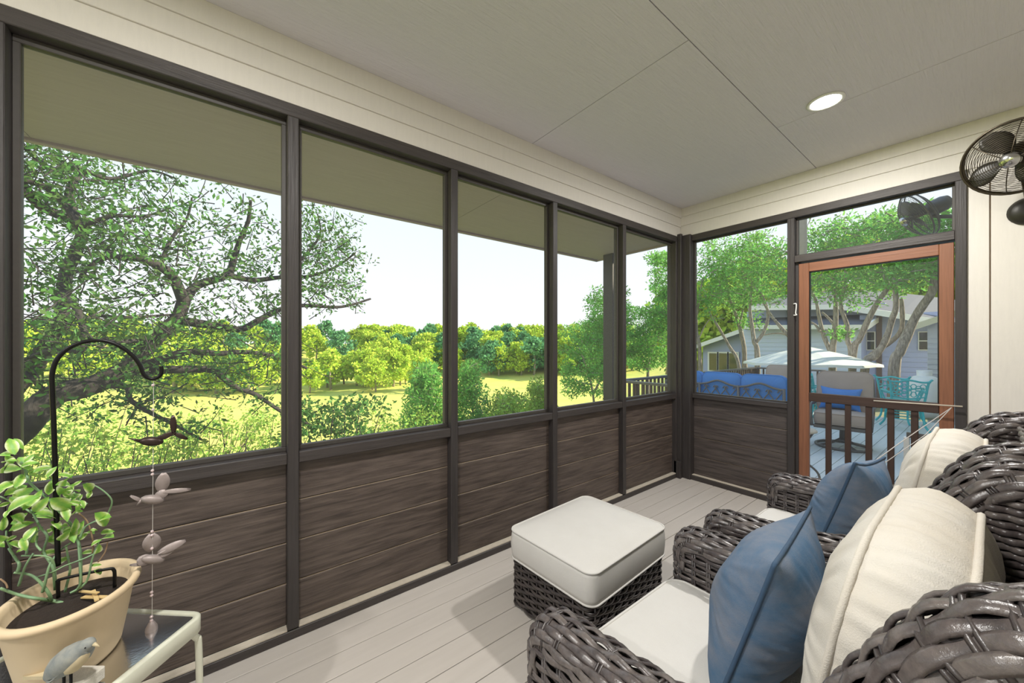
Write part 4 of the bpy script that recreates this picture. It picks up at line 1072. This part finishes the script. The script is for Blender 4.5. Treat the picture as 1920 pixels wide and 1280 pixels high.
def spread_clumps(x0, y0, x1, y1, Y, dY, n, r, seed):
    rnd = random.Random(seed); out = []
    for _ in range(n):
        px, py = rnd.uniform(x0, x1), rnd.uniform(y0, y1); out.append((at(px, py, 1, Y + rnd.uniform(-dY, dY)), r * rnd.uniform(.7, 1.25)))
    return out
def T(Y, *pts): return [at(x, y, 1, Y + dy) for x, y, dy in pts]
def deck_trees():
    gz = -1.05
    # bay next to the corner: bushy juniper seen past the column
    Y = 8.0
    b = at(1120, 790, 1, Y); b.z = -2.6
    juniper('bushy juniper beyond the eave column', b.x, b.y, b.z, [([b, *T(Y, (1112, 740, 0), (1100, 690, .2), (1085, 650, .3))], .10, .04), ([*T(Y, (1112, 740, 0), (1135, 690, .2), (1150, 640, .3), (1165, 600, 0))], .08, .03), (T(Y, (1108, 720, 0), (1085, 715, .2), (1060, 700, .4)), .05, .02)],
            spread_clumps(1060, 600, 1150, 740, Y, 1.0, 126, 0.31, 41) + spread_clumps(1110, 540, 1175, 640, Y, 1.0, 72, 0.31, 42), 41, per=(120, 190), size=.12)
    Y = 9.5
    b = at(1218, 740, 1, Y); b.z = -2.0
    juniper('tall juniper seen in the narrow corner screen bay', b.x, b.y, b.z, [([b, *T(Y, (1215, 690, 0), (1225, 650, .2), (1240, 610, .3), (1250, 540, 0))], .11, .05), (T(Y, (1216, 700, 0), (1200, 660, .2), (1192, 620, .3)), .06, .02), (T(Y, (1222, 670, 0), (1245, 650, .3), (1262, 630, 0)), .05, .02)],
            spread_clumps(1178, 580, 1255, 690, Y, 1.0, 108, 0.32, 43) + spread_clumps(1225, 480, 1275, 600, Y, 1.0, 72, 0.32, 44), 43, per=(120, 190), size=.12)
    # trees behind the deck
    Y = 9.0
    b = at(1312, 690, 1, Y); b.z = gz
    juniper('leaning juniper nearest the corner post behind the blue sofa', b.x, b.y, b.z, [([b, *T(Y, (1312, 660, 0), (1306, 620, .1), (1308, 580, .1), (1318, 520, 0))], .12, .05), (T(Y, (1308, 640, 0), (1325, 605, .2), (1345, 590, .2)), .04, .02)],
            spread_clumps(1295, 468, 1360, 560, Y, 1.0, 67, 0.26, 45) + spread_clumps(1300, 560, 1345, 600, Y, .6, 16, 0.19, 46), 45)
    Y = 9.6
    b = at(1390, 692, 1, Y); b.z = gz
    juniper('silver trunked juniper slanting up behind the blue sofa', b.x, b.y, b.z, [([b, *T(Y, (1385, 685, 0), (1368, 650, .1), (1345, 610, 0), (1330, 585, .1), (1322, 550, 0))], .11, .05)],
            spread_clumps(1330, 448, 1410, 550, Y, 1.0, 74, 0.27, 47), 47)
    Y = 10.2
    b = at(1396, 692, 1, Y); b.z = gz
    juniper('upright grey juniper with forked top behind the blue sofa', b.x, b.y, b.z, [([b, *T(Y, (1396, 670, 0), (1393, 640, 0), (1386, 610, .1), (1378, 585, .1), (1368, 560, 0), (1360, 520, 0))], .15, .06), (T(Y, (1386, 610, 0), (1393, 580, .2), (1396, 550, .2), (1400, 510, 0)), .07, .03)],
            spread_clumps(1340, 550, 1445, 612, Y, .8, 22, .22, 148) + spread_clumps(1350, 458, 1440, 570, Y, 1.0, 94, 0.30, 48), 48)
    Y = 9.2
    b = at(1420, 692, 1, Y); b.z = gz
    juniper('twin stemmed juniper left of the dark door post', b.x, b.y, b.z, [([b, *T(Y, (1420, 665, 0), (1414, 640, 0), (1410, 610, .1), (1406, 575, .1), (1412, 520, 0))], .15, .06), (T(Y, (1415, 645, 0), (1432, 622, .1), (1440, 590, .2), (1432, 560, .2), (1420, 540, .1)), .09, .05),
             (T(Y, (1500, 652, 0), (1470, 620, 0), (1445, 590, .1), (1425, 555, .2)), .10, .05), (T(Y, (1500, 640, 0), (1465, 625, .2), (1430, 628, .1)), .05, .03)],
            spread_clumps(1400, 438, 1480, 570, Y, 1.0, 101, 0.29, 49), 49)
    Y = 9.8
    b = at(1562, 690, 1, Y); b.z = gz
    juniper('many stemmed silver juniper at the left of the screen door view', b.x, b.y, b.z, [([b, *T(Y, (1561, 665, 0), (1565, 630, 0), (1567, 590, 0), (1566, 545, .1), (1562, 520, 0))], .16, .06), (T(Y, (1558, 662, 0), (1545, 630, .1), (1537, 600, .1), (1530, 565, .1), (1518, 540, 0)), .11, .05),
             (T(Y, (1565, 610, 0), (1552, 595, .1), (1541, 585, .1)), .06, .04), (T(Y, (1538, 622, 0), (1528, 608, .1), (1516, 602, .2)), .06, .04), (T(Y, (1512, 652, 0), (1530, 655, .1), (1552, 668, 0)), .06, .04)],
            spread_clumps(1515, 418, 1600, 560, Y, 1.0, 114, 0.30, 50) + spread_clumps(1558, 610, 1590, 635, Y, .4, 13, 0.16, 51), 50)
    Y = 9.4
    b = at(1597, 690, 1, Y); b.z = gz
    juniper('dark forked juniper with one silver stem beside the umbrella', b.x, b.y, b.z, [([b, *T(Y, (1596, 668, 0), (1590, 640, 0), (1588, 610, .1), (1578, 580, .1), (1577, 560, .2), (1586, 530, 0), (1584, 500, 0))], .12, .06), ([b, *T(Y, (1600, 665, -.2), (1612, 635, -.3), (1630, 595, -.4), (1650, 560, -.5), (1672, 532, -.5))], .14, .09),
             (T(Y - .4, (1665, 540, 0), (1660, 520, .1), (1652, 500, .1), (1640, 485, 0)), .09, .06)],
            spread_clumps(1570, 520, 1700, 575, Y, .8, 22, .22, 152) + spread_clumps(1580, 408, 1680, 530, Y, 1.0, 114, 0.30, 52), 52)
    Y = 8.6
    b = at(1615, 693, 1, Y); b.z = gz
    juniper('brown leaning juniper slanting across the grey house wall', b.x, b.y, b.z, [([b, *T(Y, (1622, 688, 0), (1640, 668, 0), (1655, 648, 0), (1665, 625, .1), (1672, 600, .1), (1680, 575, 0), (1678, 540, 0))], .15, .08), (T(Y + .5, (1612, 684, 0), (1640, 660, 0), (1668, 642, .1), (1688, 622, .1), (1692, 595, 0), (1690, 560, 0)), .10, .07)],
            spread_clumps(1650, 398, 1730, 540, Y, 1.0, 108, 0.30, 53), 53)
    Y = 8.2
    b = at(1672, 700, 1, Y); b.z = gz
    juniper('thick brown juniper trunk leaning towards the right of the door view', b.x, b.y, b.z, [([b, *T(Y, (1677, 688, 0), (1688, 658, 0), (1702, 625, .1), (1716, 595, .1), (1732, 570, 0), (1748, 545, 0), (1754, 500, 0), (1758, 470, 0))], .19, .10)],
            spread_clumps(1700, 388, 1800, 520, Y, 1.0, 114, 0.30, 54), 54)
deck_trees()

# ---- far hillside woods
def far_trees():
    rnd = random.Random(77); protos = []
    for v in range(6):
        cl = []; rr = []; cnt = []; H = 9.5
        for k in range(26):
            a = rnd.uniform(0, 6.28); f = rnd.random() ** .6; zz = rnd.uniform(.30, 1.0); w = 3.6 * math.sin(math.pi * min(.98, .2 + zz * .72))
            cl.append((math.cos(a) * f * w, math.sin(a) * f * w, zz * H - .6)); s_ = rnd.uniform(.9, 1.5); rr.append((s_, s_, s_ * .75)); cnt.append(70)
        V = leaves_mesh(cl, rr, cnt, .62, .42, 300 + v)
        lm = 'leaf_far_lit' if v < 4 else 'leaf_far_shade'
        o = leaves_obj('hillside_tree', V, lm); ch = MB().tube([(0, 0, -.5), (.2, .1, 3), (.1, .2, 6)], [.28, .22, .12], 6).build('trunk', 'bark_silver', o, True, world=False)
        tag(ch, kind=None); protos.append((o, ch, 'f' if v < 4 else 'g'))
    used = set(); n = 0
    spots = []
    # nearer sunlit clump to the left, then the long wooded slope
    for _ in range(70): spots.append((rnd.uniform(-40, 810), rnd.uniform(86, 116), 0))
    for _ in range(285): spots.append((rnd.uniform(-40, 700) if rnd.random() < .22 else rnd.uniform(680, 1190), rnd.uniform(124, 190), 1))
    placed = []
    for px, dep, far in spots:
        p = atd(px, 700, dep)
        if any((p.x - a) ** 2 + (p.y - b) ** 2 < (14 if not far else 7) for a, b in placed): continue
        placed.append((p.x, p.y)); z = ground_z(p.x, p.y)
        i = rnd.choice([0, 1, 2, 3]) if (px < 800 and not far) or rnd.random() < .45 else rnd.choice([4, 5, 2])
        o, ch, kd = protos[i]
        if i in used:
            c = o.copy(); COL.objects.link(c); h = ch.copy(); COL.objects.link(h); h.parent = c
        else: c = o; used.add(i)
        s_ = rnd.uniform(.85, 1.2) if not far else rnd.uniform(1.0, 1.45)
        c.location = (p.x, p.y, z - .2); c.rotation_euler = (0, 0, rnd.uniform(0, 6.28)); c.scale = (s_ * rnd.uniform(.9, 1.2), s_ * rnd.uniform(.9, 1.2), s_)
        if far: tag(c, 'round crowned tree in the wooded far slope of the valley', 'tree', 'trees on the far slope')
        else: tag(c, 'sunlit round crowned tree at the near edge of the valley woods', 'tree', 'trees at the meadow edge')
    for i, (o, ch, kd) in enumerate(protos):
        if i not in used: bpy.data.objects.remove(ch); bpy.data.objects.remove(o)
far_trees()

# ================================================================== DECK
DZ = -.15
dk = thing('deck', 'pale grey painted deck boards outside the door', None, (0, 4, DZ), kind='structure')
x = -1.80
while x < 2.34:
    y0 = 1.33 if x < -.45 else .11
    box_part('plank', 'deck_board', dk, x + .003, x + .137, y0, 7.0, DZ - .03, DZ, .002); x += .14
box_part('joists', 'rail_brown', dk, -1.8, 2.34, 1.4, 6.95, DZ - .22, DZ - .034, 0)
box_part('landing', 'joint', dk, -.45, 2.34, .11, 1.4, DZ - .22, DZ - .034, 0)
def railing(a, b, label):
    a, b = Vector(a), Vector(b); t = thing('deck_railing', label, 'railing', ((a + b) / 2)); n = int((b - a).length / .125)
    MB().bar(a + Vector((0, 0, .90)), b + Vector((0, 0, .90)), .10, .035).build('top_rail', 'patio_metal', t)
    MB().bar(a + Vector((0, 0, .10)), b + Vector((0, 0, .10)), .05, .05).build('bottom_rail', 'rail_brown', t)
    for k in range(n + 1):
        p = a.lerp(b, k / n); big = k % 14 == 0 or k == n
        MB().bar(p + Vector((0, 0, 0 if big else .1)), p + Vector((0, 0, .885)), .075 if big else .03).build('post' if big else 'baluster', 'rail_brown', t)
railing((-1.75, 1.40, DZ), (-1.75, 6.9, DZ), 'dark deck railing running back along the valley side behind the sofa')
railing((-1.68, 1.36, DZ), (-.80, 1.36, DZ), 'short dark deck railing facing the corner screen bay')
railing((-1.68, 6.93, DZ), (-.35, 6.93, DZ), 'dark deck railing across the back edge of the deck in front of the umbrella')

# ---- patio furniture
def patio_cushion(name, label, M, w, h, t, r, bulge, m, seed, parent_cat='cushion', pinch=0, group=None):
    return cushion(name, label, parent_cat, M, w, h, t, r, bulge, m, m, pinch=pinch, wr=.003, gus=.012, pr=.005, seed=seed, group=group)
def swivel_chair(cx, cy, rz, lab, lseat, lback, full=True):
    t = thing('swivel_chair', lab, 'chair', (cx, cy, DZ), rz); Mr = Matrix.Rotation(rz, 4, 'Z'); o3 = Vector((cx, cy, DZ))
    def W(x, y, z): return o3 + (Mr @ Vector((x, y, z)))
    n = 36
    MB().tube([(.30 * math.cos(k * 2 * math.pi / n), .30 * math.sin(k * 2 * math.pi / n), .02) for k in range(n)], .018, 8, True).build('base_ring', 'patio_metal', t, True, world=False)
    for k in range(4):
        a = k * math.pi / 2 + .6; MB().tube(spline([(.30 * math.cos(a), .30 * math.sin(a), .02), (.16 * math.cos(a), .16 * math.sin(a), .05), (.03 * math.cos(a), .03 * math.sin(a), .12)], 4), .016, 8).build('base_leg', 'patio_metal', t, True, world=False)
    MB().lathe([(.035, .10), (.03, .29), (.06, .30)], 16).build('swivel_post', 'patio_metal', t, True, world=False)
    MB().box(-.29, .29, -.30, .28, .29, .34).build('seat_frame', 'patio_metal', t, world=False, bevel=.008)
    for s in (-1, 1):
        MB().tube(spline([(s * .31, -.28, .31), (s * .325, -.28, .50), (s * .33, -.20, .61), (s * .33, .10, .60), (s * .32, .30, .68), (s * .30, .36, .98)], 5), .020, 8).build('arm', 'patio_metal', t, True, world=False)
    MB().box(-.29, .29, .31, .34, .25, 1.0).build('back_frame', 'patio_metal', t, world=False, bevel=.008)
    g = 'patio lounge chair cushions'
    patio_cushion('seat_cushion', lseat, frame(W(0, -.02, .435), Mr.to_3x3() @ Vector((1, 0, 0)), Mr.to_3x3() @ Vector((0, 1, 0))), .285, .29, .15, .05, .02, 'taupe', 3)
    patio_cushion('back_cushion', lback, frame(W(0, .24, .775), Mr.to_3x3() @ Vector((1, 0, 0)), Mr.to_3x3() @ Vector((0, .16, 1))), .305, .30, .10, .09, .035, 'taupe', 5)
    return W, Mr
W1, Mr1 = swivel_chair(.60, 3.42, R(6), 'taupe cushioned swivel patio chair facing the screen door', 'taupe seat cushion of the swivel chair facing the screen door', 'tall taupe back cushion of the swivel chair facing the screen door')
cushion('throw_pillow', 'bright blue lumbar pillow on the patio swivel chair', 'pillow', frame(W1(-.03, .09, .69), Mr1.to_3x3() @ Vector((1, 0, -.03)), Mr1.to_3x3() @ Vector((0, .28, 1))), .23, .165, 0, .02, .07, 'sling_blue', 'sling_blue', pinch=.03, wr=.003, pr=.004, seed=9)
swivel_chair(-.62, 4.75, R(-12), 'second taupe swivel patio chair behind the blue sofa', 'taupe seat cushion of the swivel chair behind the blue sofa', 'rounded taupe back cushion showing above the blue sofa')

def sofa():
    x0, x1, yb = -1.62, .14, 2.55; t = thing('patio_sofa', 'blue cushioned patio sofa with a scrolled metal frame, seen from behind', 'sofa', ((x0 + x1) / 2, yb + .35, DZ)); n = 3
    wd = (x1 - x0) / n
    MB().box(x0, x1, yb + .05, yb + .75, DZ + .22, DZ + .27).build('seat_frame', 'patio_metal', t)
    tops = []
    for k in range(n + 1):
        x = x0 + wd * k; MB().tube([(x, yb + .05, DZ), (x, yb + .03, DZ + .45), (x, yb, DZ + .86)], .020, 8).build('back_post', 'patio_metal', t, True)
    for x in (x0, x1):
        MB().tube(spline([(x, yb, DZ + .6), (x, yb + .3, DZ + .58), (x, yb + .68, DZ + .56), (x, yb + .72, DZ + .4), (x, yb + .7, DZ)], 4), .020, 8).build('arm', 'patio_metal', t, True)
    for k in range(n):
        a = x0 + wd * k
        MB().tube(spline([(a, yb, DZ + .84), (a + wd * .2, yb, DZ + .86), (a + wd * .38, yb, DZ + .90), (a + wd * .5, yb, DZ + .915), (a + wd * .62, yb, DZ + .90), (a + wd * .8, yb, DZ + .86), (a + wd, yb, DZ + .84)], 4), .016, 8).build('top_rail', 'patio_metal', t, True)
        MB().bar((a, yb + .02, DZ + .36), (a + wd, yb + .02, DZ + .36), .02).build('low_rail', 'patio_metal', t)
        for j in range(1, 8):
            xx = a + wd * j / 8; s = 1 if j % 2 else -1
            MB().tube(spline([(xx, yb + .01, DZ + .37), (xx + s * .03, yb + .005, DZ + .5), (xx - s * .03, yb, DZ + .66), (xx + s * .02, yb, DZ + .76), (xx + s * .045, yb, DZ + .80), (xx + s * .02, yb, DZ + .83), (xx, yb, DZ + .80)], 4), .008, 6).build('scroll', 'patio_metal', t, True)
        c = a + wd / 2; nm = ('at the railing end', 'in the middle', 'at the door end')[k]
        patio_cushion('back_cushion', 'blue back cushion %s of the patio sofa' % nm, frame((c, yb + .13, DZ + .72), (1, 0, 0), (0, .10, 1)), wd / 2 - .008, .31, .12, .09, .05, 'sling_blue', 20 + k, group='blue sofa cushions')
        patio_cushion('seat_cushion', 'blue seat cushion %s of the patio sofa' % nm, frame((c, yb + .46, DZ + .345), (1, 0, 0), (0, 1, 0)), wd / 2 - .008, .28, .13, .05, .02, 'sling_blue', 25 + k, group='blue sofa cushions')
sofa()

def side_table_patio():
    cx, cy = .60, 1.35; t = thing('patio_side_table', 'small round metal patio table beside the door stile', 'table', (cx, cy, DZ)); n = 28
    MB().lathe([(0, .56), (.17, .56), (.185, .55), (.185, .535), (.17, .53), (0, .53)], n, (cx, cy, DZ), cap=False).build('top', 'pale_strip', t, True)
    for k in range(3):
        a = k * 2.094 + .3; c, s = math.cos(a), math.sin(a)
        MB().tube(spline([(cx + .15 * c, cy + .15 * s, DZ + .53), (cx + .06 * c, cy + .06 * s, DZ + .36), (cx + .05 * c, cy + .05 * s, DZ + .24), (cx + .17 * c, cy + .17 * s, DZ + .12), (cx + .20 * c, cy + .20 * s, DZ + .05), (cx + .18 * c, cy + .18 * s, DZ + .012)], 5), .011, 8).build('leg', 'patio_metal', t, True)
    MB().tube([(cx + .1 * math.cos(k * .5236), cy + .1 * math.sin(k * .5236), DZ + .18) for k in range(12)], .008, 6, True).build('brace_ring', 'patio_metal', t, True)
side_table_patio()

def teal_chair(cx, cy, rz, label):
    t = thing('garden_chair', label, 'chair', (cx, cy, DZ), rz, group='turquoise cast metal garden chairs')
    MB().lathe([(0, .43), (.21, .43), (.225, .445), (.21, .46), (0, .455)], 24, cap=False).build('seat', 'teal', t, True, world=False)
    for sx in (-1, 1):
        for sy in (-1, 1):
            MB().tube(spline([(sx * .17, sy * .16, .44), (sx * .19, sy * .18, .25), (sx * .20, sy * .20, .12), (sx * .25, sy * .25, .015)], 5), [.016] * 16, 8).build('leg', 'teal', t, True, world=False)
        MB().tube(spline([(sx * .19, .18, .44), (sx * .21, .22, .65), (sx * .23, .25, .84), (sx * .27, .27, .90)], 4), .017, 8).build('back_post', 'teal', t, True, world=False)
        MB().tube(spline([(sx * .21, .22, .66), (sx * .26, .0, .68), (sx * .25, -.17, .66), (sx * .20, -.18, .50), (sx * .18, -.16, .44)], 4), .014, 8).build('arm', 'teal', t, True, world=False)
    MB().tube(spline([(-.25, .26, .86), (-.15, .26, .85), (0, .26, .88), (.15, .26, .85), (.25, .26, .86)], 4), .016, 8).build('top_rail', 'teal', t, True, world=False)
    MB().tube(spline([(-.20, .21, .60), (0, .20, .56), (.20, .21, .60)], 4), .012, 8).build('low_rail', 'teal', t, True, world=False)
    rnd = random.Random(3)
    for k in range(14):
        x_ = -.17 + .34 * (k % 7) / 6; z_ = .64 + .10 * (k // 7) + .03 * (k % 2); n = 10
        MB().tube([(x_ + .035 * math.cos(j * .628), .235, z_ + .045 * math.sin(j * .628)) for j in range(n)], .007, 6, True).build('scroll', 'teal', t, True, world=False)
    MB().tube([(.19 * math.cos(k * .3927), .19 * math.sin(k * .3927), .2) for k in range(16)], .009, 6, True).build('brace_ring', 'teal', t, True, world=False)
teal_chair(.98, 5.75, R(200), 'turquoise cast metal garden chair right of the taupe swivel chair, nearest the tank')
teal_chair(.86, 6.50, R(160), 'turquoise cast metal garden chair standing behind the other one')
teal_chair(-.02, 5.5, R(95), 'turquoise cast metal garden chair just left of the taupe swivel chair')

# umbrella beyond the deck
def umbrella():
    cx, cy = -1.03, 8.35; t = thing('patio_umbrella', 'open white patio umbrella beyond the deck', 'umbrella', (cx, cy, -1.05)); V = [(cx, cy, 1.30)]; n = 8; F = []
    for ring, (r_, z_) in enumerate(((.7, 1.10), (1.42, .86), (1.43, .80))):
        for k in range(n * 2):
            a = k * math.pi / n + .2; sag = .035 * (k % 2) * (ring > 0); rr_ = r_ * (.955 if k % 2 else 1); V.append((cx + rr_ * math.cos(a), cy + rr_ * math.sin(a), z_ - sag * 0 + (.02 if k % 2 else 0)))
    m_ = n * 2
    for k in range(m_): F.append((0, 1 + k, 1 + (k + 1) % m_))
    for r_ in range(2):
        for k in range(m_): F.append((1 + r_ * m_ + k, 1 + (r_ + 1) * m_ + k, 1 + (r_ + 1) * m_ + (k + 1) % m_, 1 + r_ * m_ + (k + 1) % m_))
    mesh_obj('canopy', V, F, 'umbrella_cloth', t)
    MB().tube([(cx, cy, -1.05), (cx, cy, 1.33)], .022, 8).build('pole', 'patio_metal', t, True)
    for k in range(n):
        a = 2 * k * math.pi / n + .2; MB().tube([(cx, cy, 1.26), (cx + 1.4 * math.cos(a), cy + 1.4 * math.sin(a), .845)], .01, 5).build('rib', 'patio_metal', t, True)
    MB().lathe([(.26, 0), (.26, .05), (.05, .09), (.03, .3)], 20, (cx, cy, -1.05)).build('base', 'patio_metal', t, True)
umbrella()

# propane tank and low fence
def tank():
    c = at(1733, 720, 1, 7.9); t = thing('propane_tank', 'white upright propane tank beside the white shed', 'tank', (c.x, c.y, -.2))
    MB().lathe([(.20, 0), (.24, .05), (.25, .12), (.25, .70), (.23, .80), (.16, .87), (.07, .90), (.06, .91)], 28, (c.x, c.y, -.2)).build('body', 'tank_white', t, True)
    MB().lathe([(.11, .86), (.115, 1.0), (.105, 1.0), (.10, .87)], 24, (c.x, c.y, -.2), cap=False).build('collar', 'tank_white', t, True)
    MB().lathe([(.03, .9), (.03, .96), (.045, .965), (.045, .985)], 12, (c.x, c.y, -.2)).build('valve', 'patio_metal', t, True)
tank()
for (a0, a1, z, lab) in (((1700, 1762), 7.3, .62, 'low white picket fence in front of the propane tank'),):
    p0, p1 = at(a0[0], 745, 1, z), at(a0[1], 745, 1, z); t = thing('low_fence', lab, 'fence', ((p0.x + p1.x) / 2 + .4, z, DZ))
    for k in range(9):
        xx = p0.x + .14 * k; MB().bar((xx, z, DZ), (xx, z, .60), .05, .03).build('picket', 'white_trim' if k == 0 else 'patio_metal', t)
    for zz in (.30, .62): MB().bar((p0.x, z, zz), (p0.x + 1.15, z, zz), .03, .04).build('rail', 'patio_metal', t)

# ================================================================== NEIGHBOURING HOUSE
def lap_wall(name, m, parent, x0, x1, y, z0, z1, top=None, step=.19):
    """horizontal lap siding facing -y, each course tilted out at its foot; top(x) may clip to a gable"""
    b = MB(); z = z0
    while z < z1:
        zt = min(z + step, z1); b.add([(x0, y - .02, z), (x1, y - .02, z), (x1, y, zt), (x0, y, zt), (x0, y, z), (x1, y, z)], [(0, 1, 2, 3), (4, 5, 1, 0)]); z += step
    return b.build(name, m, parent)
def house():
    Y = 17.0; g = -1.6
    t = thing('neighbour_house', 'pale lavender grey house with low roofs and lap siding behind the trees', 'house', (-2, Y, g))
    def h(px, py, dy=0): return at(px, py, 1, Y + dy)
    # main wall, right: two windows
    xa, xb = h(1612, 650).x, h(1790, 650).x
    lap_wall('siding', 'siding', t, xa, xb, Y, g, h(1680, 590).z + .05)
    c1 = h(1650, 650).x
    MB().box(c1 - .10, c1 + .06, Y - .06, Y, g, h(1650, 592).z).build('corner_trim', 'brown_trim', t)
    for (a, b, u, v) in ((1627, 1640, 623, 655), (1724, 1742, 623, 655)):
        p, q = h(a, u), h(b, v); f = MB().box(p.x - .03, q.x + .03, Y - .07, Y - .02, q.z - .03, p.z + .03).build('window', 'white_trim', t)
        MB().box(p.x, q.x, Y - .085, Y - .06, q.z, p.z).build('pane', 'window_dark', f)
        MB().box(p.x, q.x, Y - .095, Y - .085, (p.z + q.z) / 2 - .015, (p.z + q.z) / 2 + .015).build('glazing_bar', 'white_trim', f)
    # big roof behind
    ra, rb, rc = h(1560, 570, 2), h(1700, 585, 0), h(1800, 606, 0)
    V = [h(1410, 575, .5), h(1580, 572, .5), h(1690, 588, -.4), h(1800, 606, -.4)]
    b = MB(); top = [Vector((v.x, v.y, v.z)) for v in V]
    b.add([(v.x, v.y - .4, v.z) for v in top] + [(v.x, v.y + 6, v.z + 1.2) for v in top] + [(v.x, v.y - .4, v.z - .22) for v in top], [(i, i + 1, i + 5, i + 4) for i in range(3)] + [(i, i + 8, i + 9, i + 1) for i in range(3)])
    b.build('roof', 'roof_shingle', t)
    fz = MB()
    for i in range(3): fz.bar(top[i] + Vector((0, -.45, -.1)), top[i + 1] + Vector((0, -.45, -.1)), .05, .22)
    fz.build('fascia', 'white_trim', t)
    # centre wing with gable fascia and grey roof
    lx0, lx1 = h(1395, 650, -1).x, h(1615, 650, -1).x; Yc = Y - 1
    lap_wall('wing_siding', 'siding_white', t, lx0, lx1, Yc, g, at(1560, 613, 1, Yc).z)
    e0, e1 = at(1395, 613, 1, Yc - .4), at(1625, 613, 1, Yc - .4); r0, r1 = at(1400, 597, 1, Yc + 2.2), at(1662, 588, 1, Yc + 2.2)
    MB().add([e0, e1, r1, r0], [(0, 1, 2, 3)]).build('wing_roof', 'roof_shingle', t)
    MB().bar(e0, e1, .05, .18).build('wing_fascia', 'white_trim', t); MB().bar(e1, r1, .08, .20).build('wing_fascia', 'white_trim', t)
    MB().add([(lx1, Yc, g), (lx1, Y, g), (lx1, Y, e1.z + .3), (lx1, Yc, e1.z)], [(0, 1, 2, 3)]).build('wing_return', 'siding', t)
    # upper wall above the wing roof
    MB().box(h(1400, 600, 1.4).x, h(1660, 600, 1.4).x, Y + 1.4, Y + 1.6, g, h(1500, 578, 1.4).z).build('upper_wall', 'siding', t)
    # left wing with window band and gable
    Yl = Y + .5; w0, w1 = at(1318, 650, 1, Yl), at(1440, 650, 1, Yl); zt = at(1350, 655, 1, Yl).z
    gx0, gx1, pk = at(1300, 654, 1, Yl), at(1470, 640, 1, Yl), at(1398, 620, 1, Yl)
    MB().add([(w0.x, Yl, g), (gx1.x, Yl, g), (gx1.x, Yl, gx1.z), (pk.x, Yl, pk.z), (w0.x, Yl, at(1318, 650, 1, Yl).z)], [(0, 1, 2, 3, 4)]).build('gable_wall', 'siding', t)
    MB().add([(gx0.x, Yl - .5, gx0.z), (pk.x, Yl - .5, pk.z), (pk.x, Yl + 5, pk.z + .9), (gx0.x, Yl + 5, gx0.z + .9)], [(0, 1, 2, 3)]).build('gable_roof', 'roof_shingle', t)
    MB().bar((gx0.x, Yl - .5, gx0.z), (pk.x, Yl - .5, pk.z), .06, .2).build('gable_fascia', 'white_trim', t); MB().bar((pk.x, Yl - .5, pk.z), (gx1.x, Yl - .5, gx1.z), .06, .2).build('gable_fascia', 'white_trim', t)
    for a, b_ in ((1331, 1345), (1349, 1364), (1368, 1383), (1400, 1415)):
        p, q = at(a, 662, 1, Yl), at(b_, 694, 1, Yl); f = MB().box(p.x - .09, q.x + .09, Yl - .07, Yl - .02, q.z - .08, p.z + .08).build('window', 'white_trim', t)
        MB().box(p.x, q.x, Yl - .085, Yl - .06, q.z, p.z).build('pane', 'window_dark', f)
house()
def shed():
    Y = 10.5; c = at(1746, 640, 1, Y); t = thing('garden_shed', 'white sided shed with a sloping eave at the right edge of the door view', 'shed', (c.x + 1, Y, -1.1))
    lap_wall('siding', 'siding_white', t, at(1739, 650, 1, Y).x, 3.0, Y, -1.1, at(1760, 604, 1, Y).z, step=.13)
    e0, e1 = at(1714, 613, 1, Y - .3), at(1762, 597, 1, Y - .3); d = (e1 - e0) * 2
    MB().bar(e0, e0 + d, .06, .14).build('fascia', 'white_trim', t)
    MB().add([e0, e0 + d, e0 + d + Vector((0, 3, .2)), e0 + Vector((0, 3, .2))], [(0, 1, 2, 3)]).build('roof', 'roof_shingle', t)
    MB().add([(at(1739, 650, 1, Y).x, Y, -1.1), (at(1739, 650, 1, Y).x, Y + 3, -1.1), (at(1739, 650, 1, Y).x, Y + 3, 1.9), (at(1739, 650, 1, Y).x, Y, 1.9)], [(0, 1, 2, 3)]).build('side_wall', 'siding_white', t)
shed()
# woods behind the houses
def back_woods():
    rnd = random.Random(5); src = [o for o in COL.objects if o.name.startswith('hillside_tree')][:1][0]
    for k in range(26):
        px = 1250 + k * 24 + rnd.uniform(-8, 8); p = at(px, 640, 1, rnd.uniform(27, 40)); c = src.copy(); COL.objects.link(c)
        for ch in src.children: h = ch.copy(); COL.objects.link(h); h.parent = c
        c.name = 'yard_tree'; c.location = (p.x, p.y, -1.6); s_ = rnd.uniform(.7, 1.05); c.scale = (s_, s_, s_); c.rotation_euler = (0, 0, rnd.uniform(0, 6.28))
        tag(c, 'sunlit tree standing behind the neighbouring houses', 'tree', 'trees behind the houses')
back_woods()
